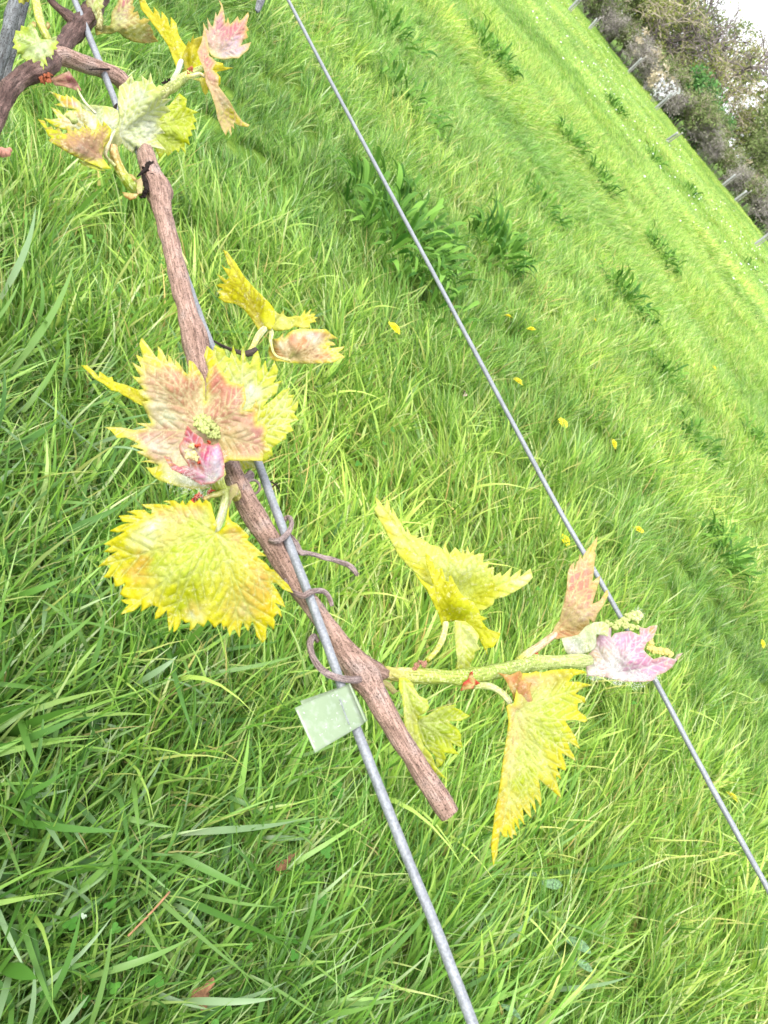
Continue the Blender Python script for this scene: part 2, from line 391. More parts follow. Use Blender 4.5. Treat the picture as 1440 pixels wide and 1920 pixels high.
def down_hairs(parent, reg, spots, seed=3):
    """white down: many hair-thin blades"""
    rs = np.random.default_rng(seed); V = []; Fa = []
    for (x, y, r, dz, n) in spots:
        for _ in range(n):
            a = rs.uniform(0, 6.28); q = math.sqrt(rs.uniform(.05, 1))*r
            px = reg[0]+(x+math.cos(a)*q)*reg[2]; py = reg[1]+(y+math.sin(a)*q)*reg[2]
            d = float(dplane(px, py))*(1+dz/F); p0 = P(px, py, d); dirv = rs.normal(size=3); dirv /= np.linalg.norm(dirv)
            L = rs.uniform(4, 9)*d/F; sd_ = np.cross(dirv, rs.normal(size=3)); sd_ /= np.linalg.norm(sd_); wd = .22*d/F; b = len(V)
            bend = rs.normal(size=3)*.3*L
            V += [p0-sd_*wd, p0+sd_*wd, p0+dirv*L*.5+bend*.4+sd_*wd*.8, p0+dirv*L*.5+bend*.4-sd_*wd*.8, p0+dirv*L+bend]
            Fa += [(b, b+1, b+2), (b, b+2, b+3), (b+3, b+2, b+4)]
    return tag(mesh_obj('down', V, np.array(Fa), MDOWN, parent), kind='stuff')

def flakes(name, pts, mat, parent, reg=(0, 0, 1), seed=0, label=None):
    """ragged papery scales: each spot a few curled, torn flakes"""
    rs = np.random.default_rng(seed); V = []; Fa = []
    for (x, y, r, dz) in pts:
        for _ in range(4):
            px, py = reg[0]+(x+rs.normal(0, r*.35))*reg[2], reg[1]+(y+rs.normal(0, r*.35))*reg[2]; d = float(dplane(px, py))*(1+dz/F); c = P(px, py, d); rw = r*reg[2]*d/F*1.15
            u = rs.normal(size=3); u /= np.linalg.norm(u); v = np.cross(u, rs.normal(size=3)); v /= np.linalg.norm(v); n_ = np.cross(u, v); b = len(V); V.append(c)
            for q in range(9):
                a = 6.283*q/9; k = rw*rs.uniform(.45, 1.15); V.append(c+u*k*math.cos(a)+v*k*.6*math.sin(a)+n_*rw*(.35*math.cos(2*a)+rs.normal(0, .12)))
            Fa += [(b, b+1+q, b+1+(q+1) % 9) for q in range(9)]
    o = mesh_obj(name, V, np.array(Fa), mat, parent); md = o.modifiers.new('t', 'SOLIDIFY'); md.thickness = .0003
    if label: o['label'] = label
    return o

# ------------------------------------------------------------------ ground
def hgt(x, y):
    """gentle swells and old wheel ruts across the meadow"""
    return .035*np.sin(y*.55+x*.10)*np.clip(y/6, 0, 1)+.014*np.sin(y*1.7+1.5*np.sin(x*.5)+x*.22+1)*np.clip(y/5, 0, 1)+.02*np.sin(x*1.3+y*.4)
ys = np.r_[np.linspace(-4, 12, 90), np.linspace(12.5, 48, 60), [60, 90, 150, 300, 700]]
xs = np.r_[[-700, -300, -120, -60], np.linspace(-30, 30, 121), [60, 120, 300, 700]]
X, Y = np.meshgrid(xs, ys); Z = hgt(X, Y)*np.clip((41-Y)/8, 0, 1)
Z = np.where(abs(X) > 31, -.05, Z)
V = np.stack([X, Y, Z], -1).reshape(-1, 3); nx = len(xs)
i, j = np.meshgrid(np.arange(len(ys)-1), np.arange(nx-1), indexing='ij')
Fq = np.stack([i*nx+j, i*nx+j+1, (i+1)*nx+j+1, (i+1)*nx+j], -1).reshape(-1, 4)
tag(mesh_obj('ground', V, Fq, MSOIL), 'green meadow ground sloping away under the grass', kind='structure')

# ------------------------------------------------------------------ grass
HID = bpy.data.collections.new('tuft_shapes')
def make_tuft(k, nb, rad, Lr, wr, lean, segs=5, wide=0):
    rs = np.random.default_rng(100+k); V = []; Fa = []; rn = []; tt = []
    for b_ in range(nb):
        a = rs.uniform(0, 6.28); q = rad*math.sqrt(rs.uniform(0, 1)); p = np.array([q*math.cos(a), q*math.sin(a), 0.])
        L = rs.uniform(*Lr); wdt = rs.uniform(*wr)*(1 if b_ >= wide else 1.9)
        if rs.uniform() < .08: wdt *= 1.5
        ln = lean+rs.normal(0, .13); ad = rs.normal(0, .42)
        d = np.array([math.sin(ln)*math.cos(ad), math.sin(ln)*math.sin(ad), math.cos(ln)]); d += np.array([math.cos(a), math.sin(a), 0])*.18
        d /= np.linalg.norm(d); cur = rs.uniform(.2, 1.6)*L*.36; side = np.cross(d, [0, 0, 1.]); side /= np.linalg.norm(side)+1e-9
        hz = np.array([d[0], d[1], 0]); hz /= np.linalg.norm(hz)+1e-9; tw = rs.uniform(-.8, .8); r0 = rs.uniform()
        tw0 = rs.uniform(0, 3.14)
        base = len(V)
        for s_ in range(segs+1):
            t = s_/segs; c = p+d*L*t+hz*cur*t*t-np.array([0, 0, 1])*cur*.75*t**2.4
            ang = tw0+tw*t; sv = side*math.cos(ang)+np.cross(side, d)*math.sin(ang)
            w_ = wdt*.5*(1-t**2.2)*(.65+.6*min(1, t*3)) if s_ < segs else 0
            if s_ < segs: V += [c-sv*w_, c+sv*w_]; rn += [r0, r0]; tt += [t, t]
            else: V.append(c); rn.append(r0); tt.append(1)
        for s_ in range(segs-1):
            q = base+2*s_; Fa += [(q, q+1, q+3), (q, q+3, q+2)]
        q = base+2*(segs-1); Fa.append((q, q+1, q+2))
    V = np.array(V); me_o = mesh_obj('tuft_shape', V, np.array(Fa), MG, None, True, {'rnd': rn, 'tt': tt})
    COL.objects.unlink(me_o); me_o.name = 'tuft_shape_%02d' % k; HID.objects.link(me_o)
for k in range(8): make_tuft(k, 44, .05, (.08, .20), (.0022, .0052), .15+.08*(k % 4), 5, 3 if k % 2 else 0)
for k in range(8, 12): make_tuft(k, 60, .06, (.05, .11), (.0014, .0030), .4, 4)
for k in range(12, 15): make_tuft(k, 34, .05, (.14, .28), (.004, .0085), .3, 7, 4)
for k in range(15, 18): make_tuft(k, 110, .20, (.06, .15), (.003, .0065), .35, 3)

def gn_scatter():
    ng = bpy.data.node_groups.new('scatter_tufts', 'GeometryNodeTree')
    ng.interface.new_socket('Geometry', in_out='INPUT', socket_type='NodeSocketGeometry')
    ng.interface.new_socket('Geometry', in_out='OUTPUT', socket_type='NodeSocketGeometry')
    N = ng.nodes.new; gi = N('NodeGroupInput'); go = N('NodeGroupOutput'); ip = N('GeometryNodeInstanceOnPoints')
    ci = N('GeometryNodeCollectionInfo'); ci.inputs['Collection'].default_value = HID
    ci.inputs['Separate Children'].default_value = True; ci.inputs['Reset Children'].default_value = True
    def at(n, ty):
        a = N('GeometryNodeInputNamedAttribute'); a.data_type = ty; a.inputs['Name'].default_value = n; return a.outputs[0]
    e2r = N('FunctionNodeEulerToRotation'); L = ng.links.new
    L(at('rot', 'FLOAT_VECTOR'), e2r.inputs[0]); L(gi.outputs[0], ip.inputs['Points']); L(ci.outputs[0], ip.inputs['Instance'])
    ip.inputs['Pick Instance'].default_value = True
    L(at('idx', 'INT'), ip.inputs['Instance Index']); L(e2r.outputs[0], ip.inputs['Rotation']); L(at('scl', 'FLOAT_VECTOR'), ip.inputs['Scale'])
    L(ip.outputs[0], go.inputs[0]); return ng
NG = gn_scatter()
def vnoise(x, y, seed):
    s = np.random.default_rng(seed); o = np.zeros_like(x)
    for k in range(7):
        a = s.uniform(0, 6.28); f = s.uniform(.6, 1.7); o += np.sin((x*math.cos(a)+y*math.sin(a))*f+s.uniform(0, 6.28))
    return o/3.2
CLEAR = [(*ground(px, py, .03)[:2], r_) for (px, py, r_) in ((738, 468, .25), (905, 492, .15), (1335, 1050, .12), (1235, 480, .22), (1170, 570, .2), (1125, 350, .2), (1150, 208, .3), (915, 110, .28), (1225, 302, .25), (1295, 368, .25), (1420, 842, .15), (760, 205, .2))]      # bare earth under the leafy clumps
def field(n, ymin, ymax, seed, keep=None):
    rs = np.random.default_rng(seed)
    u = rs.uniform(0, 1, n); y = np.sqrt(ymin**2+(ymax**2-ymin**2)*u) if ymin > 1 else ymin+(ymax-ymin)*u
    x = rs.uniform(-1, 1, n)*(np.maximum(y, 0)*1.12+1.0)
    pts = np.stack([x, y, np.zeros(n)], -1); px, py, d = proj(pts+[0, 0, .05])
    mg = 160+500/np.maximum(d, .5)
    ok = (d > .1) & (px > -mg) & (px < 1440+mg) & (py > -mg) & (py < 1920+mg)
    for (cx_, cy_, cr_) in CLEAR: ok &= (np.hypot(x-cx_, y-cy_) > cr_) | (rs.uniform(0, 1, n) < .25)
    return x[ok], y[ok], rs
def grass(name, parts, label):
    PT, RT, SC, IX, TI, WM = [], [], [], [], [], []
    for (n, y0, y1, seed, ids, sc, hs_, bright) in parts:
        x, y, rs = field(n, y0, y1, seed); m = len(x)
        patch = vnoise(x*1.3, y*1.5, 5); swath = vnoise(x*.35, y*1.9, 9)+.6*vnoise(x*.5, y*3.3, 10)
        fine = vnoise(x*5, y*5, 12)
        flow = 1.2*vnoise(x*.9, y*1.1, 21)+2.0                # lean direction field
        tilt = .16+.22*np.clip(vnoise(x*2.2, y*2.2, 33), -1, 1)
        PT.append(np.stack([x, y, hgt(x, y)-.008], -1))
        RT.append(np.stack([rs.normal(0, .12, m), np.clip(tilt, -.1, .45)+rs.normal(0, .1, m), flow+rs.normal(0, .32, m)], -1))
        s = sc*(1+.22*np.clip(patch, -1, 1)+.10*np.clip(swath, -1.2, 1.2)+.12*np.clip(fine, -1, 1))*rs.uniform(.8, 1.25, m)
        s = np.clip(s, .6*sc, 1.9*sc); SC.append(np.stack([s, s, s*hs_], -1)); IX.append(rs.choice(ids, m))
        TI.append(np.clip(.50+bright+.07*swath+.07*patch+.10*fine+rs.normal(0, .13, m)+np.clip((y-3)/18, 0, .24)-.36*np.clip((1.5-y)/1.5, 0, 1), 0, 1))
        WM.append(np.clip(.22+.22*patch+.2*swath+np.clip((y-1.0)/7, 0, .32)+rs.normal(0, .15, m), 0, 1))
    PT, RT, SC, IX, TI, WM = map(np.concatenate, (PT, RT, SC, IX, TI, WM))
    me = bpy.data.meshes.new(name); me.vertices.add(len(PT)); me.vertices.foreach_set('co', PT.astype(np.float32).ravel())
    for an, ty, v in (('rot', 'FLOAT_VECTOR', RT), ('scl', 'FLOAT_VECTOR', SC)):
        a = me.attributes.new(an, ty, 'POINT'); a.data.foreach_set('vector', v.astype(np.float32).ravel())
    a = me.attributes.new('idx', 'INT', 'POINT'); a.data.foreach_set('value', IX.astype(np.int32))
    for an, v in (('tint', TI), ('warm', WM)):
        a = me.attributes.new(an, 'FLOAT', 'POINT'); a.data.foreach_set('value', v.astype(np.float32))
    o = bpy.data.objects.new(name, me); COL.objects.link(o)
    md = o.modifiers.new('scatter', 'NODES'); md.node_group = NG
    print(name, len(PT))
    return tag(o, label, 'grass', kind='stuff')
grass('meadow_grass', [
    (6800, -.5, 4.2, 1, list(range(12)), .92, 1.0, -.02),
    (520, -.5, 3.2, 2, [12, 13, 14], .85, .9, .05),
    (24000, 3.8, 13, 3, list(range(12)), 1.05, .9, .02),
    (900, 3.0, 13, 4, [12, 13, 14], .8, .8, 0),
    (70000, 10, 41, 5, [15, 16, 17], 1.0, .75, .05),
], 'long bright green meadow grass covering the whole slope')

# ------------------------------------------------------------------ trellis wires
def wire(name, pts, label, r):
    # a horizontal strand through the given sight points, carried on in a straight line beyond the frame
    p = np.array(pts, float); q = catmull(p, 160)
    C = P(q[:, 0], q[:, 1], dplane(q[:, 0], q[:, 1])*(1+q[:, 3]/F))
    a = C[0]+(C[0]-C[12])/np.linalg.norm(C[0]-C[12])*np.linspace(6.0, .02, 12)[:, None]
    b = C[-1]+(C[-1]-C[-12])/np.linalg.norm(C[-1]-C[-12])*np.linspace(.02, 3.0, 10)[:, None]
    C = np.vstack([a, C, b])
    o = tube_w(name, C, np.full(len(C), r*.94), MW, None, 14, rough=.05, unit=.0003, seed=4, lumps=.012)
    return tag(o, label, 'wire', 'horizontal trellis wires')
wire('trellis_wire', [(128, -30, 0, 6), (211, 178, 0, 8), (228, 224, 0, 26), (282, 330, 0, 34), (318, 430, 0, 30), (352, 530, 0, 18), (388, 628, 0, 14), (440, 750, 0, 10), (490, 883, 0, -2), (528, 985, 0, -8), (575, 1105, 0, -10), (628, 1250, 0, -4), (660, 1345, 0, 0), (745, 1562, 0, 0), (822, 1752, 0, 0), (892, 1935, 0, 0)],
     'galvanised wire running beside and over the brown cane', .00215)
wire('trellis_wire', [(530, -20, 0, 10), (625, 162, 0, 10), (700, 302, 0, 10), (790, 470, 0, 10), (880, 640, 0, 10), (965, 800, 0, 10), (1052, 962, 0, 10), (1140, 1115, 0, 10), (1232, 1282, 0, 10), (1330, 1468, 0, 10), (1450, 1685, 0, 10)],
     'galvanised wire crossing open grass behind the pink shoot tip', .0019)

# ------------------------------------------------------------------ the grape vine
vx = P(-40, 400, .42)
vine = empty('grape_vine', (float(vx[0]), float(vx[1]), 0.0))
tag(vine, 'young grape vine with pinkish brown cane and yellow green spring leaves along the wire', 'grape vine')
Z4 = (0, 0, .2083)
tube('trunk', [(990, -330, 88, 60), (940, -160, 86, 50), (880, 0, 84, 40), (810, 130, 84, 30), (690, 260, 82, 26), (590, 370, 78, 24), (500, 500, 82, 22), (400, 600, 86, 20), (240, 680, 84, 20), (120, 770, 82, 26), (40, 900, 80, 34), (-40, 1080, 78, 45), (-160, 1300, 84, 60), (-330, 1560, 96, 90)],
     MTRUNK, vine, Z4, 3, sides=28, rough=.16, ridges=4, seed=11, lumps=.02)
b0 = P(-330*.2083, 1560*.2083, dplane(-69, 325)*(1+90/F))
Cb = np.array([b0+np.array([0, 0, .02]), b0*[1, 1, .9]+[-.01, .01, 0], [b0[0]-.02, b0[1]+.02, b0[2]*.6], [b0[0]-.01, b0[1]+.04, b0[2]*.3], [b0[0]-.02, b0[1]+.04, -.04]])
tb = np.linspace(0, 4, 60); Cb2 = np.stack([np.interp(tb, range(5), Cb[:, k]) for k in range(3)], -1)
tube_w('trunk', Cb2, np.linspace(.0072, .013, 60), MTRUNK, vine, 20, .18, 3, seed=12, unit=.0003, lumps=.02)
tube('branch', [(430, -50, 26, 20), (470, 20, 28, 20), (540, 85, 32, 18), (610, 140, 45, 14), (680, 210, 50, 12)], MTRUNK, vine, Z4, 3, sides=18, rough=.12, ridges=3, seed=13, lumps=.015)
# main cane
tube('cane', [(100, 108, 17, 18), (118, 105, 16, 6), (150, 118, 15, 6), (190, 130, 15, 6), (225, 148, 15, 6), (250, 185, 14.5, 26), (262, 235, 15, 34), (272, 285, 16, 16), (284, 325, 18, -8), (297, 360, 23, -8), (303, 390, 18, -8), (318, 450, 17, -8), (337, 530, 17, -8), (352, 590, 19, -8), (364, 634, 25, -6), (372, 670, 23, -4), (392, 740, 18, 0), (415, 820, 18, 4), (440, 895, 20, 10), (468, 952, 21, 16), (500, 1002, 20, 22), (532, 1058, 19, 26), (562, 1105, 19, 26), (596, 1150, 19, 22), (630, 1198, 20, 14), (660, 1240, 26, 6), (682, 1266, 30, 2), (702, 1300, 22, 4), (728, 1346, 20, 8), (762, 1402, 20, 10), (795, 1455, 20, 12), (822, 1496, 21, 14), (843, 1528, 19, 14)],
     MCANE, vine, step=2.4, sides=30, rough=.09, ridges=5, seed=21, lumps=.012)
tube('knot', [(292, 330, 8, -22), (308, 352, 13, -16), (316, 368, 11, -10), (320, 374, 5, -8)], MCANE, vine, step=2, sides=14, rough=.15, seed=22, lumps=.02)
tube('knot', [(668, 1238, 8, -8), (690, 1250, 16, -18), (712, 1260, 17, -10), (724, 1262, 10, -6)], MCANE, vine, step=2, sides=16, rough=.2, ridges=2, seed=23, lumps=.05)
# charred stubs and scars
ZC = (60, 120, .2222)
tube('stub', [(890, 950, 8, -20), (925, 918, 14, -24), (965, 885, 17, -26), (985, 850, 24, -28), (1020, 855, 22, -30), (1062, 838, 5, -30)], MDARK, vine, ZC, 1.5, sides=10, rough=.3, seed=31, lumps=.12)
flakes('stub', [(1000, 855, 34, -30), (960, 900, 28, -26), (958, 1000, 30, -20), (960, 1070, 26, -18), (940, 1110, 20, -14)], MDARK, vine, ZC, 37)
tube('stub', [(940, 935, 10, -20), (955, 990, 18, -18), (962, 1050, 16, -16), (950, 1130, 6, -10)], MDARK, vine, ZC, 1.5, sides=10, rough=.3, seed=32, lumps=.12)
tube('stub', [(1000, 920, 3, -44), (1040, 930, 3, -40), (1080, 950, 2, -30)], MDARK, vine, ZC, 1.5, sides=6, seed=33)
tube('stub', [(480, 45, 4, -14), (600, 44, 8, -15), (680, 50, 8, -15), (760, 85, 5, -13), (870, 130, 4, -9)], MDARK, vine, ZC, 1.5, sides=8, rough=.3, seed=34, lumps=.1)
tube('stub', [(690, 390, 12, -12), (705, 360, 14, -12), (718, 335, 5, -10)], MDARK, vine, ZC, 1.2, sides=8, rough=.3, seed=35, lumps=.1)
ZQ = (390, 460, .18055)
tube('spur', [(60, 990, 10, 4), (120, 1030, 17, 2), (200, 1065, 18, 0), (290, 1100, 22, 0), (380, 1125, 30, -4), (440, 1115, 38, -6), (490, 1090, 34, -8)], m_bark('dark_spur_bark', [(.3, T(60, 50, 44)), (.6, T(96, 82, 72)), (.8, T(130, 116, 106))], 1, .5), vine, ZQ, 2, sides=14, rough=.2, ridges=2, seed=36, lumps=.05)

# tendrils wound round the wire
ZT = (400, 860, .2222)
tube('tendril', [(480, 690, 22, 2), (520, 698, 24, -14), (575, 678, 24, -26), (630, 625, 24, -26), (662, 560, 23, -20), (648, 500, 22, -4), (610, 500, 20, 10), (585, 560, 18, 16)], MTEND, vine, ZT, 2, sides=14, rough=.12, ridges=2, seed=41, lumps=.02)
tube('tendril', [(600, 590, 16, 14), (650, 660, 26, 8), (700, 720, 28, 4), (735, 790, 30, 0), (780, 795, 22, -2), (850, 810, 20, 0), (930, 835, 20, 2), (1000, 850, 20, 4), (1070, 872, 21, 6), (1130, 892, 22, 8), (1175, 930, 24, 10), (1215, 985, 18, 12)], MTEND, vine, ZT, 2, sides=14, rough=.12, ridges=2, seed=42, lumps=.02)
tube('tendril', [(610, 1020, 18, 28), (625, 1080, 20, 18), (660, 1118, 22, 0), (700, 1140, 22, -18), (760, 1158, 23, -28), (810, 1130, 23, -28), (870, 1112, 22, -20), (930, 1120, 21, -8), (975, 1165, 20, 0), (1000, 1240, 18, 14)], MTEND, vine, ZT, 2, sides=14, rough=.14, ridges=2, seed=43, lumps=.02)
tube('tendril', [(880, 1540, 22, 16), (850, 1500, 24, 8), (818, 1550, 26, -4), (828, 1640, 27, -12), (880, 1740, 28, -22), (960, 1812, 29, -28), (1050, 1848, 30, -28), (1150, 1865, 32, -20), (1230, 1862, 34, -10)], MTEND, vine, ZT, 2, sides=16, rough=.1, ridges=2, seed=44, lumps=.02)
ring = [(330+62*math.cos(a), 240+60*math.sin(a), 11, -6+4*math.sin(a)) for a in np.linspace(-2.6, 3.4, 16)]
tube('tendril', ring, MTEND, vine, ZT, 1.5, sides=10, rough=.12, seed=45, lumps=.02)
tube('tendril', [(200, 200, 22, 0), (230, 180, 26, -6), (280, 150, 24, -10), (310, 120, 22, -8), (330, 150, 18, -4), (290, 185, 14, -10), (250, 230, 14, -12), (270, 290, 12, -10), (330, 300, 10, -6)], MTEND, vine, ZT, 1.5, sides=10, rough=.2, seed=46, lumps=.04)
tube('tendril', [(400, 190, 5, 6), (470, 190, 6, 8), (520, 215, 7, 10), (550, 250, 6, 12), (565, 295, 5, 14)], MDARK, vine, ZT, 1.5, sides=7, rough=.2, seed=47)
tube('tendril', [(490, 245, 5, 10), (515, 225, 7, 8), (545, 205, 5, 6)], MDARK, vine, ZT, 1.5, sides=7, rough=.2, seed=48)

YEL = T(242, 236, 60); PALE = T(238, 242, 150); LIME = T(214, 224, 60); PINK = T(226, 168, 146); ROSE = T(222, 142, 134)
WHT = T(246, 244, 222); ORG = T(236, 172, 96); BUFF = T(236, 216, 160); DEEP = T(222, 214, 20); HOT = T(240, 130, 170); LILAC = T(240, 200, 225); OLV = T(186, 200, 60); BRN = T(176, 128, 96)

def shoot(path, reg, label, colors, seed, r_sides=16, **kw):
    o = tube('shoot', path, MST, vine, reg, 2, sides=r_sides, rough=.1, ridges=3, color=np.array(colors), seed=seed, lumps=.012, **kw)
    o['label'] = label; return o
def stalk(name, path, reg, parent, col, seed, lab=None):
    o = tube(name, path, MST, parent, reg, 1.5, sides=12, rough=.1, ridges=2, color=np.array(col), seed=seed, lumps=.012)
    if lab: o['label'] = lab
    return o

# --- shoot with the big pale leaves (upper left)
s2 = shoot([(930, 1080, 40, 0), (860, 1040, 48, -14), (800, 980, 44, -26), (740, 880, 40, -40), (700, 780, 38, -50), (690, 700, 30, -56)], ZC, 'short green and orange shoot growing from the cane knot', [T(186, 190, 90), T(170, 190, 50), T(216, 190, 90), T(232, 176, 110)], 51)
leaf('bract', ZC, [(800, 920), (850, 935), (885, 975), (860, 985), (825, 960)], (805, 925), [(880, 975)], s2, -44, cols=[(0, 0, T(196, 84, 20))], wav=0, pucker=.3, spacing=3, seed=501, label='orange brown bud scale')
leaf('bract', ZC, [(760, 1080), (830, 1090), (900, 1095), (880, 1130), (830, 1150), (780, 1120)], (890, 1110), [(770, 1090)], s2, -30, cols=[(0, 0, T(190, 120, 50))], wav=0, pucker=.3, spacing=3, seed=502)
leaf('bract', ZC, [(850, 1000), (920, 960), (935, 1000), (930, 1090), (890, 1100), (880, 1050)], (930, 1080), [(860, 1005)], s2, -34, cols=[(0, 0, T(228, 200, 150))], wav=0, pucker=.3, spacing=3, seed=503)
leaf('leaf', ZC, [(1160, 340), (1240, 260), (1300, 300), (1310, 360), (1392, 405), (1365, 430), (1385, 480), (1365, 500), (1378, 545), (1345, 560), (1350, 600), (1320, 620), (1328, 680), (1290, 670), (1294, 750), (1255, 715), (1235, 745), (1205, 730), (1150, 770), (1120, 750), (1080, 790), (1050, 730), (1020, 600), (1030, 480), (1080, 380)], (1000, 540), [(1385, 420), (1375, 545), (1290, 745), (1150, 765), (1240, 270)], s2, 14,
     [(1350, 500, 10), (1100, 500, -6)], [(1200, 420, T(196, 206, 40)), (1150, 650, T(200, 214, 80)), (1300, 600, T(210, 220, 70)), (1300, 420, T(202, 208, 44))], T(222, 226, 60), 8, T(222, 228, 120), seed=52, label='olive yellow leaf behind the pale one')
leaf('leaf', ZC, [(400, 320), (450, 350), (500, 345), (560, 350), (620, 355), (680, 370), (720, 400), (735, 480), (700, 560), (640, 620), (560, 520), (470, 430)], (640, 640), [(450, 360), (560, 360), (690, 380)], s2, -20,
     [(450, 350, 14), (640, 600, -10)], [(430, 340, LILAC), (480, 400, WHT), (640, 420, PALE), (650, 500, WHT)], PALE, 8, WHT, seed=53)
leaf('leaf', ZC, [(160, 235), (270, 270), (290, 260), (330, 285), (345, 275), (400, 320), (430, 375), (500, 415), (575, 500), (585, 560), (540, 585), (440, 560), (330, 560), (200, 530), (110, 462), (160, 465), (210, 452), (165, 370), (230, 395), (265, 425), (300, 398), (370, 390), (300, 372), (200, 345), (232, 325), (195, 280)], (600, 640), [(165, 240), (165, 375), (120, 465), (430, 380)], s2, -24,
     [(160, 240, 24), (580, 560, -6)], [(250, 290, T(236, 176, 70)), (330, 330, ORG), (400, 340, LILAC), (300, 470, T(228, 190, 110)), (450, 480, T(196, 176, 50)), (520, 450, WHT), (180, 480, YEL)], YEL, 6, WHT, seed=54)
tube('flower_bud', [(300, 430, 26, -40), (340, 450, 34, -46), (360, 490, 28, -44)], MBUD, s2, ZC, 2, sides=10, rough=.2, seed=540, lumps=.08)
leaf('leaf', ZC, [(60, 475), (105, 485), (130, 530), (165, 530), (190, 555), (225, 545), (262, 585), (295, 575), (290, 530), (345, 560), (360, 540), (395, 555), (425, 530), (450, 545), (440, 505), (490, 545), (510, 560), (535, 545), (560, 500), (590, 520), (605, 490), (640, 520), (665, 560), (650, 640), (615, 700), (600, 780), (640, 850), (660, 880), (600, 880), (520, 850), (430, 815), (380, 790), (300, 745), (200, 685), (150, 650), (160, 620), (135, 600), (110, 550), (90, 520)], (600, 800), [(65, 480), (150, 640), (290, 540), (440, 515), (600, 500), (210, 690)], s2, -52,
     [(60, 480, 20), (350, 640, -26), (600, 800, 0)], [(120, 520, YEL), (230, 590, T(222, 222, 60)), (330, 610, T(226, 176, 110)), (450, 600, T(228, 180, 124)), (560, 560, T(232, 190, 110)), (420, 720, T(190, 160, 140)), (300, 690, T(220, 170, 120)), (550, 700, T(226, 186, 150)), (590, 820, T(210, 190, 150))], YEL, 9, T(196, 150, 120), seed=55, label='orange buff leaf cupped upward with yellow teeth')
leaf('leaf', ZC, [(390, 815), (470, 830), (560, 870), (620, 900), (560, 900), (470, 870), (420, 850)], (620, 890), [(400, 820)], s2, -30, cols=[(0, 0, T(214, 222, 60))], wav=1, spacing=4, seed=56)
leaf('leaf', ZC, [(730, 380), (726, 300), (740, 200), (790, 150), (840, 95), (865, 140), (920, 140), (930, 105), (975, 130), (1000, 85), (1020, 150), (1050, 190), (1075, 180), (1110, 200), (1095, 235), (1132, 240), (1100, 290), (1172, 298), (1130, 345), (1152, 375), (1162, 400), (1110, 430), (1080, 470), (1120, 490), (1080, 520), (1112, 580), (1060, 600), (1060, 640), (1122, 720), (1040, 705), (960, 690), (930, 715), (922, 765), (880, 700), (850, 745), (790, 705), (760, 680), (700, 720), (640, 740), (610, 790), (600, 700), (650, 640), (700, 560), (730, 480)], (740, 600), [(840, 105), (1000, 95), (1165, 302), (1110, 575), (1115, 715), (920, 755)], s2, -50,
     [(1000, 300, -24), (1120, 700, 10), (740, 600, 0), (840, 120, 6)], [(900, 250, WHT), (820, 220, PALE), (980, 200, T(232, 236, 130)), (850, 400, T(234, 236, 150)), (1050, 400, PALE), (1000, 520, WHT), (900, 620, T(230, 238, 170)), (1050, 680, PALE), (720, 640, T(240, 232, 170)), (950, 640, WHT)], T(240, 240, 150), 7, WHT, seed=57, wav=7, pucker=3.2, label='large pale yellow leaf facing the viewer')
stalk('petiole', [(700, 860, 14, -46), (640, 800, 14, -52), (620, 760, 16, -56), (660, 640, 14, -62), (700, 560, 10, -62)], ZC, s2, [T(210, 216, 120), T(232, 210, 160), T(240, 236, 170)], 58)

# --- corner shoot and round leaf
s1 = shoot([(330, -160, 38, -30), (320, -60, 38, -30), (325, 40, 37, -28), (350, 150, 36, -24), (385, 260, 34, -20), (420, 330, 34, -10), (450, 380, 30, 0)], Z4, 'upright green shoot beside the round leaf', [T(190, 200, 70), T(206, 212, 80), T(200, 204, 90)], 61)
leaf('leaf', Z4, [(130, 325), (145, 280), (180, 275), (195, 235), (240, 240), (270, 210), (300, 230), (325, 265), (340, 290), (350, 325), (372, 348), (420, 355), (455, 352), (480, 335), (512, 330), (508, 360), (525, 382), (505, 410), (512, 440), (485, 452), (482, 488), (465, 500), (470, 532), (440, 515), (415, 525), (425, 590), (400, 580), (392, 622), (372, 605), (355, 638), (330, 600), (290, 592), (280, 570), (240, 572), (230, 540), (200, 522), (190, 490), (160, 482), (150, 450), (118, 430), (132, 400), (118, 370)], (365, 400), [(135, 330), (200, 515), (355, 630), (475, 525), (515, 340), (270, 215)], s1, -34,
     [(130, 420, 8), (365, 400, -8)], [(200, 300, T(196, 212, 90)), (230, 420, T(200, 218, 110)), (380, 460, T(226, 234, 190)), (460, 380, T(200, 214, 110)), (330, 560, T(206, 218, 90)), (300, 480, T(214, 226, 150))], T(214, 224, 90), 6, T(232, 238, 190), seed=62, pucker=3, label='round pale green leaf')
leaf('bract', Z4, [(270, 215), (300, 190), (322, 205), (325, 245), (300, 240)], (320, 230), [(275, 212)], s1, -20, cols=[(0, 0, T(196, 150, 80))], wav=0, spacing=3, seed=63)
leaf('bract', Z4, [(405, 250), (420, 195), (445, 205), (452, 240), (425, 275)], (410, 260), [(440, 210)], s1, -20, cols=[(0, 0, T(186, 128, 70))], wav=0, spacing=3, seed=64)
leaf('leaf', Z4, [(150, -60), (280, -60), (255, 20), (230, 15), (215, 45), (190, 20), (170, 30)], (220, -60), [(215, 35)], s1, -36, cols=[(0, 0, T(214, 206, 60))], seed=65)
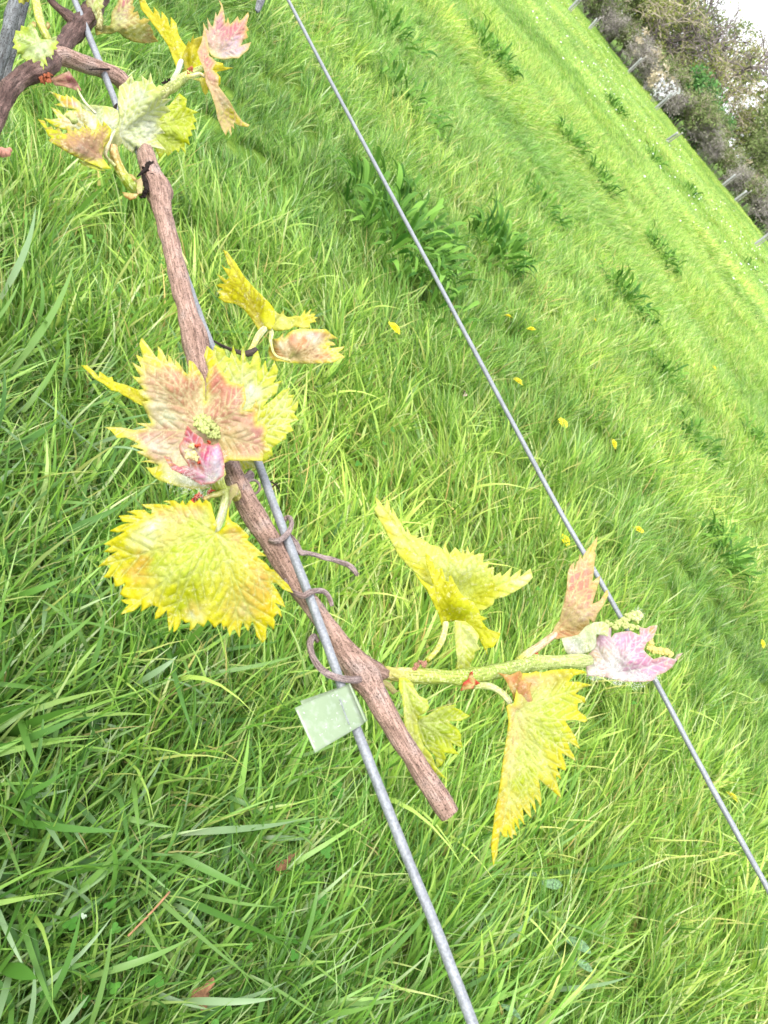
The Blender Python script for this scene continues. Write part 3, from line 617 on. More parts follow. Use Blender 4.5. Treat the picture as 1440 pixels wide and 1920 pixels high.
# reddish leaf over the trunk
s7 = shoot([(700, -110, 34, -10), (760, -60, 34, -20), (830, -40, 34, -30), (900, 130, 26, -30), (890, 250, 26, -26)], Z4, 'dull olive shoot hugging the trunk at the top edge', [T(150, 150, 70), T(176, 170, 90), T(160, 150, 80)], 66)
leaf('leaf', Z4, [(775, 60), (800, -30), (860, -50), (945, -40), (925, 30), (935, 60), (905, 100), (930, 170), (920, 228), (890, 210), (860, 170), (830, 130)], (910, 230), [(800, -20), (920, -30)], s7, -40,
     [(780, 0, 12)], [(800, 20, T(180, 140, 120)), (870, 60, T(206, 214, 110)), (900, 180, T(214, 222, 130)), (780, 80, T(170, 110, 100))], T(206, 206, 100), 5, T(230, 234, 170), seed=67)
leaf('leaf', Z4, [(1020, -40), (1100, -50), (1195, -20), (1195, 40), (1210, 70), (1200, 110), (1235, 105), (1250, 135), (1265, 175), (1300, 165), (1345, 180), (1330, 210), (1352, 235), (1378, 285), (1385, 320), (1412, 368), (1350, 385), (1290, 388), (1200, 372), (1120, 335), (1060, 292), (1000, 305), (930, 302), (872, 310), (862, 250), (920, 230), (985, 225), (1000, 170), (1010, 110), (1050, 40), (1060, 0)], (880, 260), [(1405, 370), (1370, 290), (1260, 170), (1190, 0), (1060, -30)], s7, -60,
     [(1000, 100, -10), (1400, 370, 20), (1100, 200, -30), (880, 260, 0)], [(1090, 10, T(206, 120, 130)), (1130, 80, T(200, 160, 136)), (1060, 150, T(206, 190, 160)), (1180, 200, T(190, 160, 100)), (1280, 240, T(200, 190, 80)), (1200, 320, T(214, 206, 90)), (1320, 370, T(226, 186, 140)), (980, 260, T(200, 206, 110)), (1250, 140, T(206, 170, 70))], T(214, 190, 90), 6, T(226, 220, 150), seed=68, pucker=3, label='buff and rose leaf curling by the trunk')
leaf('leaf', Z4, [(455, 712), (500, 690), (560, 665), (620, 648), (655, 690), (690, 735), (725, 805), (690, 812), (620, 790), (560, 775), (500, 765)], (455, 725), [(620, 655), (720, 800)], s1, -14,
     [], [(500, 720, T(200, 150, 120)), (600, 700, T(196, 120, 124)), (680, 770, T(186, 112, 120))], T(206, 150, 130), 4, T(226, 180, 150), spacing=3.5, seed=69, label='small purplish unfolding leaf on the trunk')
flakes('bud', [(400, 700, 38, 0), (430, 680, 30, -6), (370, 715, 34, 4), (440, 730, 26, -6)], MBRACT, s1, Z4, 70)
tube('petiole', [(690, 780, 6, -20), (720, 850, 12, -30), (770, 930, 14, -40), (860, 1020, 12, -50)], MST, s2, Z4, 2, sides=8, color=np.array([T(190, 206, 110), T(236, 232, 200)]), seed=71)
blob('bud', [(20, 1370, 42, -10), (60, 1375, 34, -14), (85, 1350, 22, -14), (-30, 1365, 44, -8)], m_simple('pink_bud', T(222, 160, 140), .7, .2, .2, 700, .3, .0006), vine, Z4, 72)

# --- yellow and pink shoot (top middle)
ZR = (240, 0, .16667)
s3 = shoot([(330, 1120, 50, 12), (400, 1060, 52, 8), (440, 1010, 54, 4), (520, 960, 54, 0), (600, 890, 50, -6), (680, 840, 42, -10), (780, 790, 36, -12), (850, 750, 26, -16)], ZR, 'thin green shoot leaning from behind the pale leaf', [T(150, 140, 70), T(170, 180, 70), T(190, 206, 90), T(200, 200, 60)], 81)
leaf('leaf', ZR, [(90, -140), (120, -100), (190, 0), (230, 70), (285, 145), (295, 92), (340, 140), (370, 205), (385, 143), (440, 210), (475, 310), (485, 205), (540, 270), (570, 380), (610, 460), (650, 530), (625, 600), (600, 680), (545, 745), (500, 640), (450, 520), (380, 410), (300, 300), (220, 190), (150, 90)], (580, 690), [(95, -130), (295, 100), (385, 150), (485, 215)], s3, -14,
     [(100, -100, 20), (600, 600, -6)], [(0, 0, T(246, 222, 70)), (300, 250, T(244, 228, 84)), (500, 500, T(240, 240, 60)), (560, 650, T(236, 238, 70))], T(248, 226, 80), 5, T(226, 206, 50), seed=82, pucker=1.2, label='folded clear yellow leaf pointing up')
leaf('leaf', ZR, [(600, 620), (650, 530), (680, 468), (702, 475), (715, 440), (735, 398), (748, 432), (840, 415), (890, 480), (900, 600), (860, 720), (780, 800), (700, 830), (620, 800), (630, 740)], (690, 790), [(680, 480), (735, 410), (850, 430)], s3, 0,
     [], [(700, 560, T(244, 226, 80)), (800, 480, T(246, 226, 100)), (760, 650, T(240, 236, 40)), (680, 760, T(236, 232, 60))], T(250, 232, 120), 5, T(220, 196, 40), seed=83, pucker=1.2, label='yellow leaf behind the pink one')
leaf('leaf', ZR, [(940, 660), (980, 690), (1060, 713), (1085, 748), (1168, 765), (1085, 792), (1010, 815), (1035, 870), (1030, 945), (960, 1000), (905, 1010), (895, 1040), (870, 1062), (845, 1030), (825, 975), (800, 920), (740, 890), (820, 860), (880, 760)], (860, 800), [(1160, 765), (870, 1055), (1030, 940)], s3, 6,
     [], [(1000, 740, T(248, 228, 60)), (900, 950, T(240, 224, 20)), (800, 900, T(236, 226, 130))], None, 5, T(226, 206, 60), seed=84, pucker=1.2, spacing=4)
leaf('leaf', ZR, [(1020, 0), (1060, 60), (1085, 170), (1100, 252), (1125, 210), (1148, 262), (1185, 240), (1232, 195), (1255, 230), (1290, 205), (1345, 150), (1357, 185), (1338, 280), (1355, 335), (1335, 365), (1343, 420), (1300, 455), (1285, 500), (1372, 485), (1345, 560), (1290, 610), (1240, 650), (1160, 655), (1080, 668), (960, 640), (915, 590), (880, 520), (858, 400), (850, 270), (885, 320), (905, 335), (893, 210), (930, 270), (955, 285), (985, 150), (1005, 170), (1040, 80)], (1000, 590), [(1025, 10), (1345, 165), (1368, 492), (893, 225), (855, 290)], s3, -30,
     [(1350, 180, 6), (1000, 600, -10), (1200, 560, -20)], [(1030, 200, T(232, 170, 180)), (1100, 400, T(222, 140, 150)), (1200, 300, T(220, 130, 140)), (1280, 380, T(220, 140, 130)), (930, 420, T(226, 180, 170)), (970, 560, T(226, 214, 170)), (1180, 480, T(240, 210, 226)), (1250, 600, T(240, 200, 222)), (1090, 620, T(240, 220, 230)), (1030, 330, T(218, 150, 160))], T(244, 220, 120), 4, T(236, 196, 180), seed=85, spacing=4, pucker=2, label='rose pink leaf with yellow teeth')
blob('flower_bud', [(1190, 420, 26, -40), (1215, 450, 26, -44), (1170, 450, 22, -42), (1240, 480, 18, -40)], MBUD, s3, ZR, 86)
leaf('leaf', ZR, [(855, 320), (880, 400), (900, 500), (920, 620), (985, 700), (960, 780), (1015, 860), (1022, 960), (1080, 1050), (1150, 1150), (1220, 1270), (1290, 1360), (1355, 1400), (1340, 1425), (1280, 1420), (1225, 1400), (1195, 1385), (1192, 1445), (1165, 1430), (1160, 1515), (1130, 1470), (1100, 1510), (1060, 1450), (1010, 1330), (980, 1200), (930, 1050), (880, 930), (850, 780), (810, 680), (788, 580), (825, 470)], (875, 870), [(1345, 1410), (1160, 1500), (1100, 1500), (860, 340)], s3, -44,
     [(860, 340, 10), (1000, 950, -12), (1340, 1400, 14)], [(850, 500, T(234, 180, 160)), (870, 650, T(222, 150, 150)), (920, 780, T(224, 160, 150)), (960, 900, T(232, 180, 160)), (960, 1050, T(228, 190, 150)), (1050, 1200, T(240, 220, 150)), (1100, 1100, T(246, 238, 220)), (1180, 1280, T(230, 214, 60)), (1320, 1405, YEL), (1120, 1400, T(240, 222, 150)), (1210, 1330, T(200, 186, 20))], T(242, 214, 130), 4, T(240, 200, 160), seed=87, spacing=4.5, pucker=1.6, label='long drooping pink leaf with yellow tips')
stalk('petiole', [(420, 1010, 26, 0), (490, 920, 26, -8), (545, 830, 28, -12), (580, 740, 30, -16), (598, 690, 28, -18)], ZR, s3, [T(190, 206, 130), T(214, 228, 180), T(240, 244, 226)], 88)
stalk('petiole', [(640, 870, 24, -14), (720, 860, 24, -22), (800, 835, 22, -30), (860, 860, 18, -40)], ZR, s3, [T(206, 210, 90), T(236, 232, 150), T(230, 200, 150)], 89)
flakes('bract', [(690, 790, 24, -26), (710, 770, 22, -28), (670, 830, 22, -24), (715, 810, 20, -26)], MBRACT, s3, ZR, 90)
flakes('bract', [(420, 930, 30, -10), (455, 912, 24, -12)], MDARK, s3, ZR, 91)

# --- little shoot on the dark spur
s4 = shoot([(430, 1110, 26, -6), (460, 1060, 26, -8), (500, 980, 30, -12), (540, 920, 34, -14), (585, 870, 34, -16)], ZQ, 'pale yellow leaf stalk rising from the dark spur', [T(206, 196, 90), T(226, 222, 130), T(242, 236, 190)], 95)
leaf('leaf', ZQ, [(690, 690), (720, 700), (750, 712), (783, 685), (795, 725), (825, 742), (860, 742), (910, 730), (955, 732), (985, 700), (1008, 672), (1015, 708), (1064, 672), (1055, 720), (1080, 712), (1112, 715), (1105, 738), (1135, 750), (1112, 770), (1118, 795), (1065, 810), (1050, 850), (1000, 858), (900, 850), (830, 875), (720, 885), (660, 850), (640, 760)], (650, 850), [(785, 695), (1010, 680), (1125, 750), (1050, 845)], s4, 0,
     [], [(750, 760, T(248, 244, 190)), (850, 800, T(238, 240, 140)), (1000, 760, T(244, 226, 60)), (980, 820, T(240, 220, 120)), (700, 840, T(240, 240, 120))], T(248, 230, 90), 5, T(240, 232, 120), seed=96, spacing=4, label='small pale leaf pointing right')
leaf('leaf', ZQ, [(165, 58), (205, 75), (240, 120), (290, 185), (330, 250), (350, 285), (400, 350), (480, 440), (560, 520), (630, 590), (680, 660), (692, 740), (690, 800), (645, 870), (585, 862), (530, 885), (500, 840), (440, 750), (370, 670), (280, 612), (180, 590), (118, 545), (128, 520), (102, 478), (150, 460), (95, 422), (125, 402), (165, 400), (185, 405), (140, 360), (103, 305), (150, 330), (190, 352), (212, 330), (180, 270), (148, 213), (185, 235), (232, 240), (205, 190), (190, 140)], (590, 870), [(170, 65), (150, 218), (105, 310), (100, 425), (118, 545)], s4, -22,
     [(165, 60, 20), (590, 870, 0), (500, 480, -14), (120, 500, 16)], [(230, 130, T(244, 232, 140)), (300, 240, T(242, 238, 100)), (200, 330, T(244, 232, 60)), (350, 450, T(238, 228, 60)), (500, 600, T(232, 220, 30)), (600, 700, T(236, 226, 50)), (200, 520, T(246, 232, 30)), (560, 830, T(240, 234, 110)), (120, 430, T(246, 222, 90))], T(246, 232, 70), 6, T(180, 160, 20), seed=97, pucker=1.4, label='folded bright yellow leaf with dark veins')
leaf('leaf', ZQ, [(600, 945), (622, 955), (650, 972), (720, 965), (750, 945), (778, 922), (790, 965), (830, 915), (880, 885), (940, 872), (1000, 865), (1120, 870), (1220, 878), (1280, 920), (1332, 962), (1290, 975), (1250, 985), (1300, 1010), (1318, 1035), (1275, 1045), (1270, 1065), (1340, 1058), (1405, 1055), (1390, 1085), (1355, 1112), (1385, 1130), (1412, 1165), (1370, 1178), (1300, 1212), (1150, 1225), (1000, 1228), (860, 1220), (760, 1205), (700, 1200), (650, 1170), (630, 1110), (640, 1050), (665, 1020)], (840, 1190), [(605, 950), (780, 935), (1325, 960), (1400, 1060), (1405, 1165)], s4, -34,
     [(1000, 900, 6), (850, 1190, 0), (1000, 1100, -26), (640, 1100, 10), (720, 1080, -10)], [(700, 1010, T(238, 160, 90)), (720, 1100, T(206, 140, 60)), (860, 980, T(240, 170, 140)), (1000, 1000, T(238, 160, 110)), (1060, 930, T(248, 238, 244)), (1100, 890, T(226, 170, 160)), (960, 890, T(244, 236, 190)), (1200, 900, T(236, 170, 110)), (1000, 1150, T(190, 150, 80)), (1080, 1130, T(170, 116, 70)), (1200, 1180, T(240, 160, 110)), (1250, 1080, T(240, 224, 90)), (800, 1000, WHT), (870, 1200, T(206, 196, 130)), (1100, 950, WHT)], T(246, 232, 90), 6, T(244, 214, 170), seed=98, spacing=4, pucker=2.4, label='orange and cream leaf cupped above the grass')
stalk('petiole', [(640, 860, 24, -10), (660, 920, 26, -12), (650, 1000, 18, -10), (700, 1140, 12, -12), (850, 1200, 12, -20)], ZQ, s4, [T(240, 240, 170), T(226, 224, 120), T(200, 196, 100)], 99)

# --- big shoot left of the cane
ZM = (150, 620, .29167); ZL = (170, 900, .27778)
s5 = shoot([(1010, 1080, 30, 6), (985, 1040, 38, -6), (940, 1040, 36, -20), (900, 1010, 40, -34), (880, 950, 44, -50), (860, 880, 44, -60)], ZM, 'short fat green shoot with orange scales beside the rusty cane end', [T(190, 170, 80), T(160, 176, 40), T(206, 216, 90), T(226, 226, 180)], 101)
leaf('leaf', ZM, [(15, 228), (45, 226), (62, 238), (90, 262), (118, 290), (128, 268), (155, 282), (180, 300), (205, 300), (220, 325), (262, 340), (300, 350), (335, 365), (370, 378), (405, 400), (450, 440), (430, 490), (360, 462), (325, 440), (290, 422), (245, 395), (200, 380), (150, 342), (100, 312), (60, 272)], (450, 470), [(20, 230), (130, 275), (230, 330)], s5, 0,
     [(20, 230, 30)], [(60, 240, T(244, 232, 90)), (200, 330, T(244, 236, 60)), (350, 420, T(238, 226, 40))], None, 5, T(220, 200, 40), seed=102, spacing=4.5, label='narrow yellow leaf edge on')
leaf('leaf', ZM, [(860, 118), (872, 98), (900, 112), (925, 125), (940, 160), (962, 168), (985, 108), (1008, 160), (1030, 192), (1040, 130), (1052, 108), (1068, 178), (1092, 215), (1115, 160), (1142, 138), (1160, 190), (1162, 240), (1190, 200), (1200, 235), (1212, 262), (1235, 225), (1250, 202), (1270, 255), (1262, 300), (1252, 330), (1292, 325), (1275, 360), (1262, 400), (1215, 440), (1180, 485), (1240, 440), (1300, 390), (1345, 373), (1342, 408), (1370, 420), (1362, 478), (1402, 450), (1395, 500), (1380, 535), (1398, 570), (1355, 598), (1366, 640), (1330, 665), (1322, 695), (1290, 715), (1238, 758), (1235, 800), (1190, 838), (1150, 868), (1165, 892), (1110, 885), (1060, 900), (1042, 945), (1000, 930), (970, 962), (930, 940), (880, 800), (830, 600), (820, 300), (840, 200)], (930, 800), [(870, 110), (1050, 120), (1250, 210), (1345, 380), (1400, 455), (1395, 570), (1160, 890)], s5, -30,
     [(1250, 250, 10), (1390, 500, 16), (900, 700, -6)], [(950, 250, T(234, 236, 120)), (1080, 300, T(240, 240, 150)), (1180, 300, T(232, 234, 90)), (1250, 550, T(228, 230, 90)), (1220, 440, T(240, 240, 140)), (1320, 620, T(236, 236, 110)), (1050, 870, T(232, 228, 70)), (1200, 560, T(228, 222, 40)), (1100, 400, WHT), (1300, 480, PALE)], T(236, 234, 80), 9, T(246, 244, 190), seed=103, pucker=3, label='mottled lemon leaf behind the pink one')
leaf('leaf', ZM, [(400, 55), (440, 100), (470, 140), (488, 165), (500, 160), (503, 108), (528, 130), (548, 165), (565, 200), (568, 160), (590, 185), (610, 222), (612, 190), (645, 225), (672, 262), (695, 275), (702, 200), (728, 205), (745, 225), (768, 260), (785, 285), (800, 330), (805, 390), (806, 450), (812, 380), (812, 310), (822, 250), (803, 165), (818, 108), (850, 130), (870, 165), (885, 200), (905, 245), (940, 290), (965, 325), (1000, 338), (1035, 345), (1052, 345), (1062, 400), (1066, 445), (1052, 505), (1100, 498), (1132, 450), (1148, 500), (1140, 545), (1145, 590), (1172, 580), (1200, 640), (1192, 700), (1218, 765), (1185, 790), (1165, 832), (1100, 835), (1050, 838), (970, 838), (930, 860), (935, 920), (910, 960), (850, 1000), (790, 1018), (700, 1015), (600, 992), (510, 960), (470, 930), (430, 882), (465, 880), (500, 865), (455, 850), (395, 842), (440, 828), (372, 782), (405, 768), (330, 742), (372, 728), (300, 692), (240, 685), (200, 645), (168, 622), (260, 622), (350, 635), (420, 622), (368, 596), (450, 592), (435, 545), (418, 505), (400, 462), (432, 448), (395, 420), (378, 385), (402, 370), (345, 300), (385, 295), (340, 210), (390, 230), (365, 162), (402, 168), (386, 90)], (800, 640), [(400, 65), (505, 115), (720, 210), (822, 118), (1055, 355), (1135, 460), (1212, 762), (172, 625), (435, 882), (345, 212)], s5, -70,
     [(400, 70, 22), (800, 640, 0), (600, 350, -20), (1000, 500, -22), (1200, 700, 14), (180, 625, 20), (850, 130, 10), (600, 980, -30), (450, 880, 10), (806, 440, 8), (540, 650, 6)],
     [(430, 110, YEL), (520, 180, T(238, 226, 90)), (440, 220, T(236, 214, 130)), (480, 300, T(226, 180, 150)), (430, 420, T(226, 190, 160)), (600, 280, T(226, 160, 134)), (650, 350, T(228, 160, 130)), (620, 450, T(222, 170, 136)), (500, 480, T(240, 222, 190)), (700, 480, T(220, 160, 120)), (740, 340, T(226, 158, 130)), (730, 240, T(234, 190, 70)), (560, 560, T(246, 240, 210)), (800, 430, T(246, 232, 180)), (860, 350, T(222, 144, 126)), (900, 280, T(218, 144, 128)), (850, 190, T(242, 220, 20)), (830, 150, T(240, 220, 30)), (990, 400, T(222, 146, 130)), (940, 500, T(226, 168, 140)), (1040, 460, T(226, 160, 150)), (870, 520, T(222, 150, 130)), (1000, 560, T(228, 176, 150)), (1120, 540, T(230, 156, 130)), (1060, 640, T(238, 206, 170)), (1150, 660, T(226, 160, 150)), (1080, 760, T(230, 180, 150)), (950, 700, T(236, 206, 150)), (940, 780, T(240, 200, 140)), (300, 655, T(230, 214, 160)), (220, 640, YEL), (400, 660, T(206, 152, 134)), (560, 670, T(216, 162, 136)), (420, 730, T(240, 206, 190)), (560, 760, T(244, 222, 200)), (470, 800, T(236, 190, 170)), (470, 910, T(238, 224, 60)), (580, 940, T(244, 240, 190)), (700, 980, T(240, 238, 214)), (850, 960, T(236, 230, 220)), (500, 740, T(240, 214, 200))],
     T(244, 232, 100), 7, T(244, 222, 176), seed=104, wav=6, pucker=2.6, label='large pink buff leaf facing the viewer')
# rolled pink young leaves and flower buds at the heart
leaf('young_leaf', ZM, [(545, 812), (580, 820), (600, 850), (640, 870), (690, 860), (650, 790), (640, 740), (660, 700), (680, 640), (695, 620), (730, 655), (780, 690), (800, 720), (850, 735), (890, 730), (915, 790), (925, 860), (915, 930), (860, 975), (780, 985), (700, 945), (640, 915), (590, 885)], (860, 960), [(550, 815), (690, 640), (880, 740)], s5, -100,
     [(860, 850, -46), (600, 860, 10), (700, 700, 0)], [(570, 830, T(232, 200, 60)), (640, 880, T(238, 130, 160)), (700, 850, T(240, 150, 160)), (760, 860, T(240, 150, 120)), (690, 660, T(236, 110, 140)), (740, 700, T(236, 120, 140)), (800, 790, T(232, 90, 140)), (870, 780, T(240, 180, 220)), (880, 870, T(238, 226, 240)), (860, 950, T(226, 226, 230)), (720, 760, T(240, 216, 150)), (700, 800, T(244, 236, 190)), (660, 760, T(240, 214, 200)), (780, 920, T(240, 170, 200)), (700, 920, T(244, 176, 190)), (830, 850, T(244, 160, 200))], T(240, 150, 130), 4, T(246, 214, 226), seed=105, spacing=3.6, wav=5, pucker=3, label='rolled hot pink young leaf with white down')
blob('flower_bud', [(760, 565, 32, -100), (790, 560, 34, -104), (825, 585, 36, -106), (850, 615, 34, -104), (775, 610, 36, -106), (810, 635, 34, -108), (750, 600, 26, -100), (875, 640, 32, -100), (860, 670, 30, -98), (830, 665, 26, -100), (890, 680, 26, -92)], MBUD, s5, ZM, 106, 'pale green flower buds')
blob('flower_bud', [(700, 805, 28, -124), (730, 790, 26, -126), (745, 820, 24, -124), (720, 740, 20, -120), (690, 780, 20, -120)], m_simple('cream_bud', T(244, 226, 160), .5, .4, .2, 900, .2, .0006), s5, ZM, 107)
flakes('bract', [(760, 740, 20, -126), (800, 860, 20, -130), (770, 850, 16, -128), (830, 720, 12, -120)], MRED, s5, ZM, 108)
down_hairs(s5, ZM, [(870, 900, 70, -140, 260), (760, 970, 110, -104, 260), (650, 960, 90, -90, 120), (900, 800, 40, -140, 90)], 109)
leaf('leaf', ZL, [(840, 350), (848, 300), (830, 230), (810, 165), (778, 138), (755, 155), (735, 135), (700, 152), (672, 140), (640, 165), (622, 142), (600, 158), (560, 140), (500, 143), (520, 155), (540, 172), (490, 165), (430, 163), (352, 166), (372, 185), (408, 200), (402, 228), (360, 205), (300, 205), (255, 215), (282, 230), (310, 240), (250, 238), (198, 246), (222, 278), (285, 290), (240, 295), (195, 310), (135, 342), (180, 352), (225, 350), (160, 390), (98, 432), (132, 448), (95, 482), (140, 488), (180, 482), (120, 520), (58, 583), (95, 578), (132, 580), (110, 625), (92, 652), (122, 660), (152, 658), (165, 712), (195, 712), (232, 698), (215, 735), (203, 768), (228, 790), (252, 800), (213, 812), (235, 832), (252, 842), (230, 870), (212, 902), (255, 892), (292, 880), (340, 848), (345, 880), (385, 862), (420, 850), (452, 862), (438, 900), (437, 935), (465, 925), (490, 905), (512, 888), (520, 950), (530, 1015), (548, 990), (558, 965), (562, 1018), (582, 1008), (605, 970), (615, 945), (640, 962), (668, 965), (672, 1010), (700, 995), (722, 970), (760, 985), (790, 950), (810, 965), (838, 992), (858, 978), (880, 968), (898, 1005), (915, 990), (938, 1045), (955, 1020), (975, 1015), (1003, 1055), (1015, 1000), (1028, 968), (1060, 1012), (1078, 985), (1092, 958), (1110, 1000), (1122, 1050), (1158, 1090), (1180, 1068), (1185, 1020), (1198, 980), (1232, 1002), (1242, 960), (1238, 930), (1262, 905), (1286, 920), (1278, 880), (1250, 835), (1285, 845), (1308, 852), (1290, 800), (1262, 750), (1225, 700), (1255, 700), (1300, 735), (1360, 758), (1330, 705), (1290, 665), (1240, 612), (1215, 600), (1180, 560), (1128, 518), (1178, 512), (1150, 488), (1115, 455), (1065, 408), (1066, 380), (1035, 345), (990, 300), (955, 278), (935, 240), (930, 180), (905, 300), (870, 340)], (852, 360), [(355, 168), (200, 250), (60, 585), (215, 900), (530, 1010), (1155, 1080), (1355, 755), (1300, 845), (1000, 1050), (1170, 512)], s5, -54,
     [(100, 450, 24), (852, 360, -14), (600, 550, -30), (1100, 600, -10), (600, 1000, 26), (1150, 1070, 34), (1350, 755, 26), (400, 180, 10)],
     [(450, 200, T(236, 190, 110)), (620, 190, T(236, 196, 140)), (300, 260, T(244, 220, 50)), (200, 320, YEL), (420, 290, WHT), (700, 190, T(240, 200, 150)), (380, 390, T(244, 240, 180)), (300, 400, T(244, 236, 160)), (150, 430, DEEP), (520, 400, T(240, 222, 130)), (700, 320, T(206, 212, 70)), (800, 260, T(230, 232, 150)), (600, 480, T(206, 214, 70)), (760, 440, T(206, 218, 80)), (250, 500, T(226, 214, 50)), (350, 560, T(234, 190, 80)), (300, 640, T(240, 196, 100)), (160, 620, DEEP), (450, 560, T(220, 226, 90)), (520, 650, T(230, 232, 130)), (640, 620, T(214, 222, 80)), (800, 560, T(220, 226, 90)), (940, 480, T(226, 226, 100)), (1000, 380, T(240, 190, 130)), (1040, 400, T(246, 210, 60)), (1100, 500, T(244, 200, 90)), (1180, 600, T(244, 196, 110)), (1000, 620, T(236, 222, 80)), (400, 760, T(240, 226, 110)), (300, 780, T(240, 220, 40)), (260, 860, YEL), (560, 760, T(230, 224, 60)), (700, 760, T(206, 206, 30)), (600, 850, T(206, 210, 40)), (700, 880, T(232, 206, 100)), (850, 780, T(232, 226, 70)), (950, 850, T(238, 214, 100)), (1100, 750, T(244, 206, 100)), (1180, 700, T(244, 190, 110)), (1040, 900, T(242, 218, 150)), (1200, 850, T(246, 206, 70)), (1150, 1000, T(240, 216, 40)), (1300, 740, T(240, 220, 30)), (560, 960, DEEP), (850, 940, DEEP), (960, 1000, T(236, 210, 60)), (1280, 830, T(240, 214, 20)), (700, 940, WHT)],
     T(238, 220, 30), 11, T(232, 232, 140), seed=110, wav=7, pucker=3.4, label='broad yellow leaf hanging below the cane')
stalk('petiole', [(905, 60, 30, -30), (902, 150, 30, -50), (884, 230, 27, -62), (864, 300, 24, -68), (850, 350, 12, -66), (840, 380, 5, -60)], ZL, s5, [T(196, 206, 90), T(206, 214, 130), T(222, 226, 170), T(226, 228, 160)], 111)
leaf('bract', ZL, [(945, 35), (985, 22), (1002, 60), (985, 100), (960, 120), (930, 200), (915, 150), (935, 90)], (930, 150), [(985, 40)], s5, -40, cols=[(0, 0, T(240, 160, 80)), (930, 180, T(240, 210, 170))], wav=0, pucker=.6, spacing=3.5, seed=112, label='orange scale at the shoot base')
flakes('bract', [(700, 120, 24, -40), (730, 105, 22, -44), (690, 140, 16, -40), (815, 72, 16, -44), (800, 85, 14, -44)], MRED, s5, ZL, 113)
stalk('petiole', [(760, 130, 14, -40), (800, 110, 14, -46), (850, 100, 18, -48), (900, 80, 22, -40)], ZL, s5, [T(220, 190, 110), T(206, 214, 90)], 114)

# --- right hand shoot
ZG = (690, 920, .22222); ZI = (880, 1220, .21878); ZJ = (960, 1000, .22222); ZH = (530, 1160, .25694)
s6 = shoot([(716, 1262, 8, -4), (730, 1263, 12, -6), (765, 1266, 14, -10), (810, 1268, 14.5, -14), (845, 1270, 13.5, -16), (868, 1270, 17, -16), (890, 1267, 14.5, -18), (950, 1255, 13, -20), (985, 1246, 14, -22), (1002, 1243, 18, -22), (1022, 1242, 13.5, -23), (1055, 1240, 12, -24), (1085, 1239, 13, -20), (1104, 1238, 10, 4)], (0, 0, 1), 'thick lime green shoot pointing right from the knot', [T(214, 190, 110), T(190, 200, 80), T(176, 194, 70), T(170, 190, 64), T(178, 196, 80), T(190, 206, 100), T(206, 216, 130)], 121, 20)
leaf('bract', ZH, [(740, 350), (770, 345), (850, 380), (900, 420), (880, 450), (820, 430), (770, 395)], (745, 358), [(890, 435)], s6, -30, cols=[(0, 0, T(240, 228, 130))], wav=0, pucker=.8, spacing=3, seed=122, label='pale yellow sheath at the knot')
leaf('bract', ZH, [(700, 420), (740, 440), (790, 470), (830, 520), (850, 530), (800, 555), (760, 500), (720, 490)], (700, 430), [(840, 530)], s6, -6, cols=[(0, 0, T(190, 170, 120))], wav=0, pucker=.8, spacing=3, seed=123)
flakes('bract', [(985, 345, 26, -30), (1020, 330, 24, -34), (1040, 320, 20, -30), (970, 370, 22, -30), (1000, 310, 16, -28)], m_simple('brown_scale', T(176, 130, 106), .8, .2, 0, 900, .6, .0008), s6, ZH, 124)
leaf('bract', ZH, [(1305, 520), (1320, 470), (1350, 440), (1365, 400), (1385, 390), (1395, 430), (1430, 470), (1400, 490), (1385, 510), (1345, 515)], (1400, 480), [(1310, 510), (1370, 410)], s6, -40, cols=[(0, 0, T(232, 110, 70)), (1390, 480, T(220, 80, 50))], wav=2, pucker=1.5, spacing=2.5, seed=125, label='ragged red bract')
flakes('bract', [(190, 1015, 22, -34), (215, 1030, 20, -36), (180, 1045, 16, -34), (200, 1055, 14, -32)], MRED, s6, ZJ, 126)
stalk('petiole', [(500, 1430, 22, -14), (560, 1370, 24, -16), (610, 1290, 26, -18), (640, 1200, 27, -20), (660, 1120, 28, -22)], ZG, s6, [T(190, 190, 60), T(206, 206, 80), T(226, 216, 130), T(240, 240, 150)], 127)
